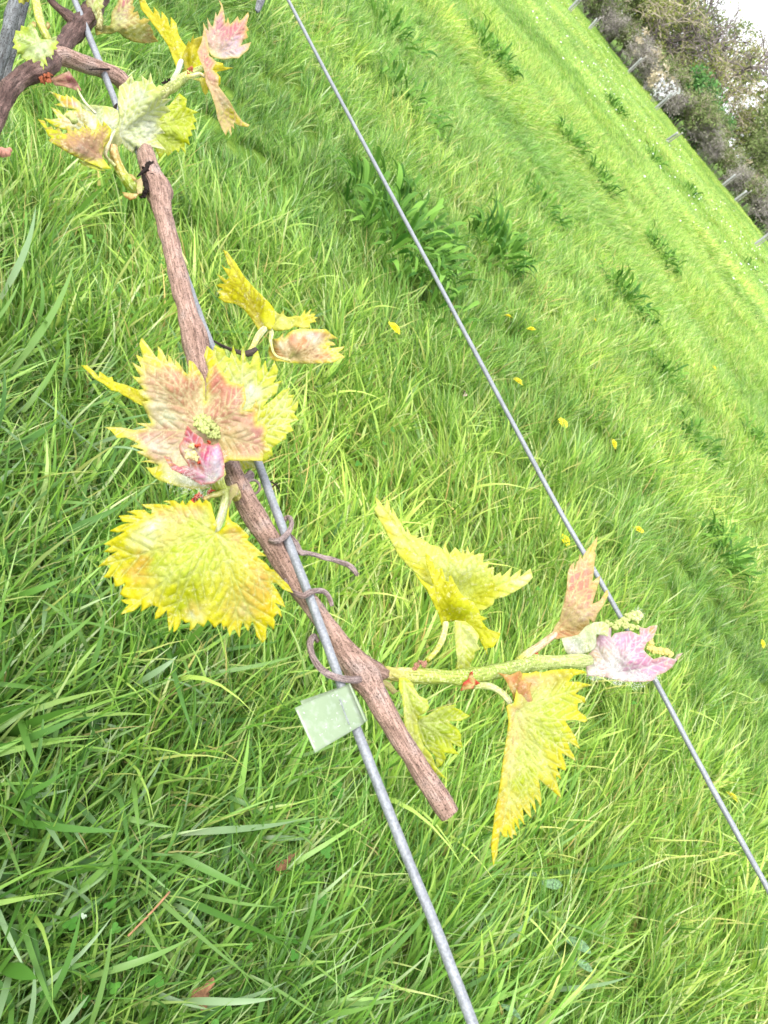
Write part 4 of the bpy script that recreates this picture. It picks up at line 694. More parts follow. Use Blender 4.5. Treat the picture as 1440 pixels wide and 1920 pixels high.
leaf('leaf', ZG, [(60, 55), (95, 85), (135, 132), (160, 78), (178, 100), (188, 145), (200, 192), (206, 152), (240, 210), (262, 245), (282, 282), (322, 350), (326, 300), (345, 335), (368, 372), (415, 380), (410, 400), (455, 408), (485, 425), (498, 432), (530, 458), (562, 462), (605, 475), (630, 490), (652, 432), (662, 475), (675, 505), (692, 528), (735, 487), (785, 522), (800, 493), (820, 528), (838, 478), (862, 520), (890, 508), (898, 540), (935, 532), (975, 538), (975, 602), (1018, 600), (1014, 655), (1056, 655), (1065, 712), (1112, 694), (1130, 715), (1165, 690), (1208, 658), (1202, 722), (1245, 695), (1288, 670), (1288, 715), (1325, 692), (1368, 668), (1382, 732), (1335, 790), (1240, 850), (1150, 895), (1078, 918), (1050, 962), (985, 1000), (940, 1012), (860, 1010), (800, 1000), (700, 950), (560, 870), (490, 800), (430, 720), (345, 640), (255, 535), (180, 400), (120, 290), (65, 190), (55, 150), (70, 120)], (720, 1040), [(62, 60), (328, 310), (652, 440), (840, 485), (975, 545), (1375, 690), (1060, 660)], s6, -22,
     [(60, 60, 24), (1375, 700, 20), (820, 880, 26), (700, 650, -8), (490, 800, -10)],
     [(120, 160, T(248, 244, 150)), (230, 330, T(244, 240, 160)), (180, 380, T(250, 220, 60)), (120, 260, T(248, 226, 70)), (330, 450, T(240, 240, 140)), (300, 560, T(244, 232, 60)), (430, 520, T(238, 238, 130)), (400, 690, T(242, 226, 40)), (560, 540, T(236, 236, 130)), (740, 530, T(232, 232, 80)), (680, 620, T(240, 240, 160)), (850, 650, T(246, 246, 170)), (800, 800, T(244, 246, 150)), (950, 620, T(240, 242, 150)), (920, 780, T(240, 240, 110)), (1100, 750, T(240, 244, 130)), (1250, 730, T(250, 248, 190)), (1340, 710, T(248, 246, 200)), (1200, 830, T(238, 240, 130)), (1050, 830, DEEP), (980, 900, DEEP), (960, 980, T(236, 232, 60))],
     T(246, 244, 130), 5, T(222, 222, 90), seed=128, wav=3, pucker=1.4, spacing=5, label='upper translucent yellow leaf half folded')
leaf('leaf', ZG, [(488, 535), (520, 555), (545, 590), (562, 650), (590, 665), (622, 660), (640, 710), (655, 755), (680, 765), (685, 725), (702, 722), (722, 760), (745, 800), (770, 850), (805, 890), (850, 925), (885, 942), (915, 985), (940, 1020), (948, 1048), (975, 1065), (998, 1080), (968, 1102), (990, 1140), (1015, 1165), (1060, 1185), (1110, 1205), (1105, 1240), (1085, 1280), (1055, 1318), (1012, 1332), (1005, 1375), (985, 1340), (958, 1290), (930, 1230), (890, 1170), (820, 1120), (740, 1102), (660, 1112), (625, 1135), (600, 1060), (555, 960), (500, 850), (450, 780), (400, 700), (470, 760), (545, 800), (520, 700), (495, 620)], (650, 1115), [(490, 545), (700, 730), (995, 1080), (1100, 1210), (1005, 1360)], s6, -46,
     [(490, 540, 12), (650, 1110, 10), (800, 950, -20), (1100, 1220, -6)],
     [(510, 620, T(240, 228, 50)), (560, 720, T(240, 226, 40)), (620, 820, T(232, 222, 10)), (600, 950, T(236, 226, 10)), (680, 980, T(222, 216, 10)), (700, 880, T(238, 228, 20)), (800, 960, T(226, 222, 20)), (850, 1060, T(214, 218, 40)), (900, 1000, T(240, 236, 90)), (960, 1100, T(240, 238, 110)), (1000, 1230, T(240, 236, 60)), (1060, 1220, T(236, 232, 90)), (720, 1080, T(230, 224, 40)), (940, 1180, T(226, 226, 60))],
     T(240, 232, 50), 4, T(206, 196, 10), seed=129, wav=3, pucker=1.8, spacing=5, label='strong yellow front fold of leaf')
leaf('leaf', ZG, [(738, 1105), (820, 1110), (880, 1150), (915, 1190), (935, 1230), (925, 1290), (942, 1335), (905, 1365), (895, 1410), (868, 1450), (855, 1510), (818, 1565), (805, 1500), (785, 1520), (748, 1500), (752, 1420), (742, 1350), (735, 1250)], (770, 1110), [(820, 1550), (935, 1330), (760, 1490)], s6, -40,
     [(820, 1550, 6)], [(780, 1180, T(236, 234, 130)), (850, 1200, T(232, 232, 120)), (800, 1350, T(216, 220, 90)), (890, 1290, T(240, 240, 170)), (850, 1420, T(214, 218, 80)), (770, 1450, T(206, 212, 70))], T(232, 232, 110), 4, T(240, 240, 170), seed=130, wav=3, pucker=2, spacing=4.5, label='pale lobe hanging down to the shoot')
stalk('petiole', [(40, 310, 24, -20), (110, 300, 32, -28), (190, 310, 30, -34), (260, 350, 28, -38), (320, 410, 28, -40), (350, 450, 26, -40)], ZI, s6, [T(206, 216, 120), T(222, 230, 150), T(216, 224, 130), T(226, 226, 170)], 131)
leaf('leaf', ZI, [(380, 440), (345, 460), (320, 490), (332, 600), (320, 720), (300, 850), (280, 1000), (252, 1200), (218, 1400), (198, 1560), (188, 1650), (192, 1730), (206, 1835), (222, 1790), (238, 1740), (252, 1640), (265, 1555), (285, 1585), (305, 1595), (325, 1592), (325, 1540), (345, 1590), (372, 1608), (372, 1575), (402, 1578), (392, 1530), (388, 1470), (410, 1505), (428, 1528), (422, 1480), (425, 1440), (450, 1465), (468, 1482), (465, 1430), (460, 1355), (490, 1390), (526, 1425), (525, 1370), (520, 1305), (545, 1340), (568, 1382), (565, 1320), (558, 1255), (588, 1295), (612, 1338), (615, 1270), (605, 1180), (598, 1110), (650, 1150), (690, 1182), (735, 1220), (782, 1252), (765, 1180), (750, 1120), (745, 1075), (780, 1095), (770, 1050), (748, 1000), (790, 1015), (822, 1018), (820, 960), (795, 885), (850, 910), (903, 938), (890, 890), (862, 840), (845, 785), (890, 805), (940, 830), (910, 750), (872, 680), (832, 612), (880, 595), (940, 600), (985, 610), (1005, 595), (990, 560), (938, 510), (935, 455), (985, 440), (980, 400), (920, 368), (980, 320), (1045, 296), (980, 280), (930, 268), (862, 262), (905, 215), (990, 188), (960, 170), (880, 158), (780, 160), (700, 168), (620, 185), (570, 178), (520, 192), (460, 200), (430, 260), (400, 350)], (400, 520), [(206, 1820), (372, 1600), (525, 1415), (610, 1330), (780, 1245), (900, 930), (1000, 595), (1040, 298), (938, 825)], s6, -28,
     [(206, 1820, 20), (380, 450, -6), (700, 600, -16), (1000, 400, 16), (500, 1100, -14), (800, 1200, 12), (700, 180, 22)],
     [(360, 560, T(236, 200, 150)), (340, 750, T(238, 196, 140)), (310, 900, T(240, 190, 130)), (300, 1050, T(244, 210, 120)), (350, 1000, T(236, 226, 160)), (270, 1300, T(244, 206, 100)), (230, 1500, T(246, 206, 80)), (215, 1700, T(242, 206, 40)), (350, 1300, T(246, 236, 130)), (380, 1500, T(242, 216, 60)), (450, 900, T(206, 216, 90)), (420, 1100, T(196, 206, 40)), (480, 1200, T(206, 208, 60)), (540, 1050, T(200, 208, 50)), (560, 850, T(232, 232, 130)), (600, 950, T(240, 236, 130)), (640, 1080, T(244, 238, 120)), (650, 700, T(200, 210, 50)), (750, 750, T(206, 214, 60)), (700, 900, T(234, 220, 80)), (750, 1150, T(240, 218, 50)), (850, 880, T(236, 220, 30)), (600, 400, T(222, 226, 130)), (640, 560, T(206, 216, 70)), (750, 450, T(214, 220, 90)), (900, 420, T(218, 222, 80)), (960, 590, YEL), (640, 220, T(226, 206, 130)), (800, 190, T(206, 190, 80)), (900, 280, T(212, 214, 60)), (520, 260, T(232, 190, 140)), (500, 1350, T(240, 214, 90))],
     T(242, 222, 60), 7, T(232, 232, 150), seed=132, wav=6, pucker=3.2, label='long triangular leaf hanging from the shoot')
leaf('leaf', ZI, [(250, 193), (300, 200), (350, 205), (400, 185), (432, 178), (452, 205), (450, 240), (492, 262), (528, 280), (522, 330), (535, 400), (540, 450), (525, 520), (500, 580), (440, 640), (400, 700), (350, 740), (328, 700), (335, 600), (322, 495), (350, 470), (378, 450), (368, 380), (330, 290), (290, 230)], (370, 480), [(260, 197), (430, 185), (525, 290)], s6, -72,
     [(370, 700, 20), (450, 300, -14), (250, 200, 10)], [(300, 220, T(240, 160, 120)), (380, 240, T(240, 146, 104)), (370, 340, T(238, 216, 150)), (440, 230, T(244, 180, 130)), (450, 350, T(232, 150, 120)), (500, 300, T(238, 170, 130)), (440, 430, T(232, 206, 150)), (500, 450, T(234, 170, 150)), (400, 560, T(238, 206, 170)), (450, 540, T(238, 196, 170)), (360, 680, T(236, 206, 150))],
     T(240, 190, 110), 5, T(190, 150, 70), seed=133, spacing=4, pucker=1.6, label='coral pink folded lobe at the leaf stalk')
leaf('leaf', ZH, [(985, 712), (1020, 712), (1060, 700), (1100, 675), (1150, 648), (1200, 637), (1255, 632), (1258, 650), (1300, 668), (1330, 690), (1358, 712), (1300, 742), (1260, 748), (1222, 752), (1240, 775), (1275, 805), (1298, 845), (1302, 890), (1308, 935), (1275, 928), (1238, 912), (1250, 945), (1278, 985), (1240, 985), (1185, 982), (1188, 1020), (1160, 1065), (1130, 1078), (1115, 1030), (1108, 1000), (1060, 950), (1000, 860), (980, 780)], (990, 760), [(1350, 712), (1302, 930), (1140, 1070), (1255, 640)], s6, 4,
     [(1350, 712, 6), (1140, 1070, 14)], [(1150, 690, T(190, 206, 60)), (1280, 700, T(206, 216, 50)), (1100, 780, T(176, 196, 40)), (1060, 860, T(170, 190, 30)), (1200, 800, T(180, 198, 60)), (1260, 880, T(216, 222, 70)), (1180, 920, T(214, 220, 70)), (1140, 1020, T(220, 224, 90)), (1050, 730, T(190, 204, 80))],
     T(220, 222, 60), 5, T(226, 230, 150), seed=134, pucker=3.2, label='small olive green leaf beside the cane')
leaf('leaf', ZH, [(855, 440), (900, 438), (945, 470), (960, 500), (1000, 560), (1050, 592), (1066, 640), (1058, 662), (1032, 690), (992, 712), (985, 765), (1000, 850), (1035, 930), (1085, 995), (1120, 1075), (1180, 1150), (1212, 1178), (1150, 1150), (1118, 1140), (1075, 1145), (1062, 1105), (1060, 1180), (1055, 1245), (1030, 1210), (1012, 1165), (985, 1100), (972, 1080), (962, 1150), (945, 1110), (925, 1040), (905, 950), (890, 800), (880, 650), (870, 580), (850, 500)], (880, 450), [(1055, 650), (1205, 1172), (1055, 1235), (962, 1140)], s6, -24,
     [(880, 450, -6), (1000, 600, -10), (1060, 1230, 8), (940, 800, 6)], [(900, 480, T(216, 222, 80)), (960, 560, T(206, 216, 90)), (1030, 640, T(190, 206, 60)), (920, 700, T(232, 230, 130)), (960, 660, T(196, 206, 70)), (900, 850, T(236, 232, 130)), (960, 900, T(222, 226, 110)), (1000, 1000, T(230, 230, 120)), (1050, 1080, T(220, 222, 70)), (950, 1080, T(236, 232, 90)), (1050, 1200, T(236, 228, 60))],
     T(226, 226, 80), 5, T(236, 236, 160), seed=135, pucker=2.6, label='narrow twisted leaf hanging over the cane')
stalk('petiole', [(60, 1080, 44, -26), (140, 1010, 40, -32), (220, 960, 34, -38), (300, 900, 30, -42), (360, 850, 24, -44)], ZJ, s6, [T(216, 220, 90), T(232, 206, 150), T(240, 200, 160), T(236, 190, 150)], 136)
leaf('leaf', ZJ, [(425, 893), (500, 870), (560, 850), (620, 790), (690, 755), (760, 750), (810, 780), (800, 860), (720, 860), (710, 930), (690, 975), (620, 1010), (540, 1035), (480, 1020), (450, 985)], (650, 1060), [(440, 900), (760, 760)], s6, -30,
     [], [(500, 960, T(246, 236, 240)), (560, 900, T(248, 248, 226)), (700, 800, T(246, 248, 200)), (650, 950, T(240, 240, 190)), (480, 1000, T(232, 206, 200)), (760, 800, T(236, 238, 130))], T(240, 236, 190), 5, WHT, seed=137, spacing=4, label='white downy leaf back')
leaf('leaf', ZJ, [(716, 38), (715, 95), (705, 130), (697, 150), (706, 185), (697, 240), (690, 330), (682, 400), (738, 365), (735, 410), (722, 450), (702, 520), (686, 585), (740, 560), (790, 490), (808, 488), (806, 530), (762, 620), (722, 680), (690, 752), (655, 730), (645, 780), (580, 840), (520, 900), (440, 882), (375, 890), (342, 850), (362, 790), (400, 720), (430, 600), (458, 470), (472, 335), (492, 280), (522, 252), (524, 300), (545, 245), (560, 225), (572, 185), (592, 212), (602, 190), (640, 130), (682, 80)], (350, 845), [(712, 55), (735, 375), (803, 500), (525, 262), (655, 745)], s6, -40,
     [(712, 50, 26), (350, 845, 0), (560, 600, -20), (800, 500, 14)], [(690, 110, T(244, 206, 80)), (650, 180, T(240, 206, 140)), (600, 280, T(238, 190, 150)), (500, 360, T(236, 160, 150)), (650, 350, T(234, 160, 140)), (530, 450, T(230, 150, 130)), (640, 470, T(230, 160, 140)), (460, 600, T(230, 170, 150)), (560, 560, T(236, 196, 150)), (640, 560, T(230, 150, 140)), (500, 700, T(240, 206, 170)), (600, 720, T(240, 206, 186)), (720, 600, T(240, 200, 160)), (790, 510, T(236, 222, 50)), (420, 860, T(236, 160, 120)), (520, 880, T(236, 170, 110)), (610, 790, T(226, 180, 110)), (720, 420, T(240, 206, 130))],
     T(242, 210, 140), 4, T(244, 216, 160), seed=138, spacing=4.5, pucker=2, label='upright salmon pink leaf with pointed lobes')
leaf('young_leaf', ZJ, [(640, 1195), (625, 1130), (615, 1060), (650, 1015), (690, 965), (688, 915), (735, 855), (770, 812), (830, 805), (838, 870), (870, 845), (930, 832), (1000, 828), (1070, 850), (1080, 800), (1130, 800), (1160, 785), (1190, 780), (1222, 782), (1215, 820), (1180, 890), (1140, 925), (1118, 980), (1150, 1025), (1200, 1055), (1280, 1042), (1365, 1055), (1395, 1025), (1432, 1015), (1410, 1050), (1385, 1080), (1345, 1130), (1290, 1172), (1225, 1200), (1180, 1240), (1120, 1250), (1050, 1252), (940, 1248), (880, 1235), (800, 1218), (700, 1205)], (860, 1180), [(1215, 790), (1425, 1020), (830, 815), (640, 1060), (1080, 810), (700, 930)], s6, -64,
     [(640, 1100, -4), (700, 1100, -14), (1000, 1050, -24), (1400, 1030, 10), (1190, 800, 10), (1000, 1240, 0), (1180, 960, 0)],
     [(700, 1050, T(240, 206, 170)), (760, 900, T(236, 190, 210)), (800, 1000, T(240, 216, 200)), (900, 900, T(240, 190, 220)), (860, 1100, T(246, 240, 240)), (780, 1130, T(236, 196, 190)), (700, 1180, T(236, 236, 220)), (1000, 880, T(242, 168, 196)), (1020, 960, T(240, 170, 206)), (1100, 870, T(244, 182, 210)), (1190, 810, T(240, 190, 110)), (960, 1080, T(244, 206, 226)), (1000, 1110, T(240, 160, 200)), (1080, 1050, T(240, 170, 206)), (1150, 1080, T(242, 168, 204)), (1250, 1090, T(242, 172, 204)), (1200, 1150, T(242, 190, 220)), (1340, 1070, T(240, 170, 190)), (1410, 1035, T(232, 216, 100)), (1050, 1200, T(244, 226, 238)), (900, 1200, T(240, 236, 236)), (1140, 960, T(242, 168, 196)), (1180, 1040, T(236, 150, 110))],
     T(240, 200, 190), 4, T(250, 236, 240), seed=139, spacing=4.2, wav=4, pucker=2.6, label='folded magenta pink young leaf at the shoot tip')
blob('flower_bud', [(1070, 690, 44, -36), (1020, 690, 42, -38), (980, 705, 40, -38), (1050, 730, 36, -40), (940, 735, 40, -40), (900, 765, 38, -40), (960, 770, 38, -42), (1010, 790, 34, -42), (870, 800, 32, -38), (1060, 790, 24, -40), (800, 750, 24, -30), (760, 765, 24, -28), (830, 770, 26, -32), (730, 780, 16, -26)], MBUD, s6, ZJ, 140, 'pale yellow green cluster of flower buds')
blob('flower_bud', [(1170, 930, 32, -50), (1190, 980, 40, -54), (1240, 985, 38, -56), (1290, 1000, 40, -54), (1330, 1015, 34, -50), (1160, 975, 28, -52), (1175, 895, 20, -48)], m_simple('yellow_bud', T(242, 226, 130), .5, .4, .25, 900, .2, .0006), s6, ZJ, 141, 'yellow flower buds inside the pink leaf')
down_hairs(s6, ZJ, [(900, 1225, 60, -90, 130), (1050, 1235, 90, -90, 200), (700, 1190, 60, -70, 120), (820, 1150, 100, -110, 160), (1200, 1190, 60, -90, 100), (560, 960, 90, -40, 120), (1060, 680, 50, -60, 60)], 142)

# ------------------------------------------------------------------ plastic tag clipped over the wire
def m_tag():
    b = NB('cloudy_plastic'); g = b.n('TexCoord').outputs['Object']; n1 = b.noise(g, 260, 4, .6); n2 = b.noise(g, 90, 3, .5)
    c = b.mix(b.ramp(n1, [(.5, (0, 0, 0)), (.66, (1, 1, 1))]), tuple(T(182, 202, 164)), tuple(T(202, 217, 192)))
    c = b.mix(.5, c, b.ramp(n2, [(.3, (.8, .85, .8)), (.7, (1.05, 1.05, 1.05))]), 'MULTIPLY')
    return b.finish(c, .3, .5, b.bump(n1, .3, .0004), .35)
MTAG = m_tag()
tg = P(640, 1310, dplane(640, 1310))
tagt = tag(empty('plant_tag', tuple(map(float, tg))), 'pale green plastic tag folded over the wire below the knot', 'tag')
def panel(name, quad, dz, parent, mat, th, reg=ZH, seed=0, bow=0.0):
    n = 14; q = np.array(quad, float); V = []; uu = np.linspace(0, 1, n)
    for a in uu:
        for b_ in uu:
            p = (q[0]*(1-a)+q[1]*a)*(1-b_)+(q[3]*(1-a)+q[2]*a)*b_
            x, y = reg[0]+p[0]*reg[2], reg[1]+p[1]*reg[2]; z = dz[0]*(1-a)+dz[1]*a+bow*math.sin(math.pi*a)
            V.append(P(x, y, dplane(x, y)*(1+z/F)))
    i, j = np.meshgrid(np.arange(n-1), np.arange(n-1), indexing='ij')
    Fq = np.stack([i*n+j, (i+1)*n+j, (i+1)*n+j+1, i*n+j+1], -1).reshape(-1, 4)
    o = mesh_obj(name, V, Fq, mat, parent, True); m = o.modifiers.new('t', 'SOLIDIFY'); m.thickness = th; m.offset = 0; return o
panel('front_flap', [(88, 652), (480, 478), (592, 768), (236, 978)], (-14, -20), tagt, MTAG, .0003, bow=-5)
panel('back_flap', [(130, 600), (492, 472), (620, 745), (262, 952)], (26, 14), tagt, MTAG, .0003, bow=4)
tube('fold', [(484, 474, 9, -18), (520, 560, 12, -16), (560, 650, 12, -16), (602, 750, 9, -18)], MTAG, tagt, ZH, 3, sides=8, seed=150)
tube('staple', [(415, 590, 4, -30), (420, 592, 4, -30), (450, 680, 4, -31), (485, 768, 4, -30), (488, 772, 4, -28)], MW, tagt, ZH, 2, sides=8, seed=151)
MDROP = NB('water_drop'); _p = MDROP.n('BsdfPrincipled'); _p.inputs['Base Color'].default_value = (.85, .9, .85, 1); _p.inputs['Roughness'].default_value = .05; _p.inputs['Transmission Weight'].default_value = .6; _p.inputs['IOR'].default_value = 1.33; MDROP.l(_p.outputs[0], MDROP.out.inputs[0])
rs = np.random.default_rng(9); drops = []
for k in range(34):
    a, b_ = rs.uniform(.06, .94, 2); q = np.array([(88, 652), (480, 478), (592, 768), (236, 978)], float)
    p = (q[0]*(1-a)+q[1]*a)*(1-b_)+(q[3]*(1-a)+q[2]*a)*b_; drops.append((p[0], p[1], rs.uniform(2.5, 6), -15-6*a-5*math.sin(math.pi*a)))
tag(blob('water_drops', drops, MDROP.m, tagt, ZH, 152), kind='stuff')

# ------------------------------------------------------------------ stake at the left edge, twig at the top edge
st0 = P(-16, 130, .50)
ztop = P(52, -60, .50)
stk = empty('wooden_stake', (float(st0[0]), float(st0[1]), 0.0)); tag(stk, 'blue grey weathered stake standing at the left of the vine trunk', 'stake')
Cs = np.array([P(46, -200, .50), P(34, -20, .50), P(16, 60, .50), P(-3, 130, .505), P(-30, 230, .51)]); last = Cs[-1]
Cs = np.vstack([Cs, [[last[0]-.01, last[1]+.0, last[2]*.75], [last[0]-.02, last[1]+.01, last[2]*.4], [last[0]-.02, last[1]+.01, -.08]]])
tt_ = np.r_[0, np.cumsum(np.linalg.norm(np.diff(Cs, axis=0), axis=1))]; s_ = np.linspace(0, tt_[-1], 260)
C2 = np.stack([np.interp(s_, tt_, Cs[:, k]) for k in range(3)], -1)
tube_w('pole', C2, np.full(260, .0042), MSTAKE, stk, 22, .14, 5, unit=.00035, seed=161, lumps=.025)
Cs2 = C2[:120]+(P(57, -20, .52)-P(40, -20, .50))
tube_w('split_strip', Cs2, np.full(120, .003), MSTAKE, stk, 16, .14, 4, unit=.00035, seed=162, lumps=.02)
tw = tube('dead_twig', [(530, -95, 5, 10), (512, -60, 6, 8), (500, -25, 6, 8), (490, 0, 6.5, 10), (484, 16, 5.5, 12), (482, 21, 3, 12)], MSTAKE, None, (0, 0, 1), 2, sides=10, rough=.15, ridges=2, seed=163)
tag(tw, 'dark dead twig tip hanging from the far wire at the top edge', 'twig')

# ------------------------------------------------------------------ meadow plants
MBROAD = m_treeleaf('broad_leaf', (.030, .11, .012), (.17, .34, .05))
MSPECK = m_simple('speckled_leaf', T(120, 160, 110), .5, .4, .2, 220, .8, .0006)
MDAND = m_simple('dandelion_yellow', (.85, .74, .02), .6, .3, .2, 300, .2, .001)
MDEAD = m_simple('dead_leaf', T(150, 110, 80), .8, .2, .1, 120, .5, .002)
MSTALK = m_simple('flower_stalk', (.16, .28, .06), .6, .3, 0, 80, .3, .001)
MPETAL = m_simple('white_petal', (.72, .72, .70), .6, .2, .2, 80, .1, .001)
def strap_leaf_mesh(name, L, W, mat, rs, arch=.6, n=8, wavy=.0):
    V, Fa, rn = [], [], []
    r0 = rs.uniform(0, 1)
    for k in range(n+1):
        t = k/n; wd = W*.5*(math.sin(math.pi*min(1, t*.93+.07))**.75)*(1 if k < n else 0.02)
        x = L*t*(1-.15*t); z = L*arch*(t-.9*t*t)
        for s, dz in ((-1, .28), (0, 0), (1, .28)):
            V.append((x, s*wd, z+abs(s)*wd*dz+wavy*wd*math.sin(t*14+s))); rn.append(min(1, max(0, r0+.25*abs(s)-.1)))
    for k in range(n):
        for c in range(2):
            a = 3*k+c; Fa.append((a, a+3, a+4, a+1))
    o = mesh_obj(name, V, np.array(Fa), mat, None, True, {'rnd': rn}); me = o.data; bpy.data.objects.remove(o); return me
rs = np.random.default_rng(55)
LEAFM = [strap_leaf_mesh('broad_leaf', .135*rs.uniform(.75, 1.3), .0175*rs.uniform(.8, 1.2), MBROAD, rs, rs.uniform(.4, 1.1), wavy=.1) for _ in range(8)]
def clump(px, py, n, rad, sc, label, group, seed, parts=True):
    rs = np.random.default_rng(seed); g = ground(px, py, .03); z0 = float(hgt(g[0], g[1]))
    loc = (float(g[0]), float(g[1]), z0)
    if parts: e = tag(empty('broad_leaved_plant', loc), label, 'plant', group); e.scale = (1, 1, 1.3)
    Vs, Fs, Rn = [], [], []
    for k in range(n):
        a = rs.uniform(0, 6.28); q = rad*math.sqrt(rs.uniform()); th = a+rs.normal(0, .7); tl = rs.uniform(-.85, .1)
        m = Matrix.Translation((q*math.cos(a), q*math.sin(a), rs.uniform(.02, .09)*sc)) @ Matrix.Rotation(th, 4, 'Z') @ Matrix.Rotation(tl, 4, 'Y') @ Matrix.Rotation(rs.normal(0, .4), 4, 'X') @ Matrix.Scale(sc*rs.uniform(.65, 1.2), 4)
        me = LEAFM[rs.integers(8)]
        if parts:
            o = bpy.data.objects.new('leaf', me); COL.objects.link(o); o.parent = e; o.matrix_local = m
        else:
            co = np.empty(len(me.vertices)*3); me.vertices.foreach_get('co', co); co = co.reshape(-1, 3); M_ = np.array(m)
            b = sum(len(v) for v in Vs); Vs.append(co@M_[:3, :3].T+M_[:3, 3]); Fs += [[i+b for i in p.vertices] for p in me.polygons]; Rn.append(np.full(len(co), rs.uniform()))
    if not parts:
        e = tag(empty('broad_leaved_plant', loc), label, 'plant', group); e.scale = (1, 1, 1.25); o = mesh_obj('foliage', np.vstack(Vs), np.array(Fs), MBROAD, None, True, {'rnd': np.concatenate(Rn)}); o.parent = e
GP = 'dark broad leaved plants in the meadow'
clump(735, 468, 290, .32, 1.2, 'biggest dark leafy clump, crossed by the far wire', GP, 1)
clump(905, 495, 150, .19, 1.15, 'leafy clump just right of the biggest one, tipped with a dandelion', GP, 2)
clump(1335, 1050, 120, .15, 1.0, 'leafy clump near the right edge level with the wire middle', GP, 3)
clump(800, 600, 44, .18, .85, 'sparse leafy plant between the far wire and the nearest dandelion', GP, 4)
far = [(1235, 475, 50, .26, 1.1, 'leafy clump halfway up the slope, nearest the hedge corner'), (1170, 565, 44, .24, 1.0, 'leafy clump below the halfway clump'), (1125, 345, 30, .22, 1.1, 'loose leafy clump in the upper middle of the slope'), (1150, 205, 40, .26, 1.3, 'small dark isolated clump close to the hedge'), (915, 105, 50, .32, 1.3, 'dark clump at the top, left of the slope'), (1225, 300, 30, .24, 1.2, 'small clump with two stems near the hedge foot'), (1295, 365, 26, .22, 1.2, 'dark tuft below the hedge at the right'), (1060, 270, 26, .2, 1.2, 'faint clump left of the isolated dark one'), (1420, 840, 34, .2, .9, 'leafy clump cut by the right edge'), (1300, 830, 34, .2, .8, 'leafy clump near the right edge'), (1010, 395, 30, .2, .9, 'low leafy patch right of the big clump'), (1240, 700, 26, .18, .8, 'thin leafy patch low on the right slope'), (735, 60, 30, .25, 1.0, 'leafy patch at the top right of the far wire'), (1405, 500, 20, .2, 1.1, 'small clump right under the hedge line'), (760, 200, 36, .24, .9, 'leafy patch above the biggest clump')]
for k, (px, py, n, r_, sc, lb) in enumerate(far): clump(px, py, int(n*3), r_*1.15, sc*1.08, lb, GP, 20+k, False)

# speckled grey green leaves near the bottom
for k, (px, py, ang, L, lb) in enumerate([(938, 1745, 80, .050, 'speckled grey leaf lying in the grass, left of its pair'), (1015, 1655, 85, .062, 'narrow speckled leaf standing highest in the lower grass'), (1058, 1760, 60, .075, 'long speckled grey leaf in the lower grass'), (1078, 1800, 55, .05, 'short speckled leaf under the long one'), (940, 1885, 50, .05, 'speckled grey leaf near the bottom edge'), (985, 1640, 90, .035, 'tiny speckled leaf under the hanging vine leaf')]):
    g = ground(px, py, .12); me = strap_leaf_mesh('plantain_leaf', L, L*.34, MSPECK, rs, .3)
    o = bpy.data.objects.new('plantain_leaf', me); COL.objects.link(o); o.location = tuple(map(float, g)); o.rotation_euler = (rs.normal(0, .2), -.35, R(ang-50)); tag(o, lb, 'leaf', 'speckled leaves in the lower grass')

# dandelions
def dandelion(px, py, r, label, k):
    rs = np.random.default_rng(300+k); hz = .125+.02*rs.uniform(); r *= 1.45; g = ground(px, py, hz); base = (float(g[0]), float(g[1]), float(hgt(g[0], g[1])))
    e = tag(empty('dandelion', base), label, 'dandelion', 'yellow dandelions scattered in the grass')
    V, Fa = [], []; c = np.array([0, 0, hz-base[2]]); tilt = Matrix.Rotation(rs.uniform(-.5, .2), 3, 'X') @ Matrix.Rotation(rs.normal(0, .3), 3, 'Y')
    for ring_, (n, rr, zz) in enumerate([(22, 1.0, .0), (18, .78, .18), (12, .5, .30), (7, .25, .34)]):
        for q in range(n):
            a = 6.283*q/n+rs.normal(0, .08); L = r*rr*rs.uniform(.85, 1.1); wd = r*.13
            d = np.array([math.cos(a), math.sin(a), 0]); s = np.array([-math.sin(a), math.cos(a), 0]); b = len(V)
            for p in (d*L*.1-s*wd*.4+[0, 0, zz*r*.6], d*L*.1+s*wd*.4+[0, 0, zz*r*.6], d*L+s*wd*.8+[0, 0, zz*r*1.2], d*L-s*wd*.8+[0, 0, zz*r*1.2]):
                V.append(np.array(tilt @ Vector(p))+c)
            Fa.append((b, b+1, b+2, b+3))
    h = mesh_obj('flower_head', V, np.array(Fa), MDAND, None, False); h.parent = e
    n = 8; C = np.stack([np.linspace(.01, 0, n)*rs.choice([-1, 1]), np.linspace(.015, 0, n), np.linspace(0, c[2]-.001, n)], -1)
    s = tube_w('stem', C, np.full(n, .0016), MSTALK, None, 6, seed=k); s.parent = e
DN = [(740, 615, .019, 'dandelion closest to the far wire on its left side'), (953, 593, .014, 'left one of two close dandelions beyond the wire'), (996, 617, .016, 'right one of two close dandelions beyond the wire'), (971, 715, .019, 'dandelion right beside the far wire above its middle'), (1056, 793, .019, 'dandelion between the wire and the brown grass patch'), (1151, 832, .018, 'dandelion right of the brown grass patch'), (912, 457, .014, 'dandelion blooming among the dark broad leaves'), (1060, 1013, .018, 'dandelion touching the wire above the pink leaf'), (1197, 993, .018, 'dandelion above right of the pink shoot tip'), (1373, 1494, .016, 'dandelion beside the wire at lower right'), (1430, 1207, .014, 'dandelion cut by the right edge'), (1339, 690, .022, 'far dandelion high on the right slope'), (1115, 600, .013, 'faint tiny dandelion in the middle distance')]
for k, (px, py, r_, lb) in enumerate(DN): dandelion(px, py, r_, lb, k)

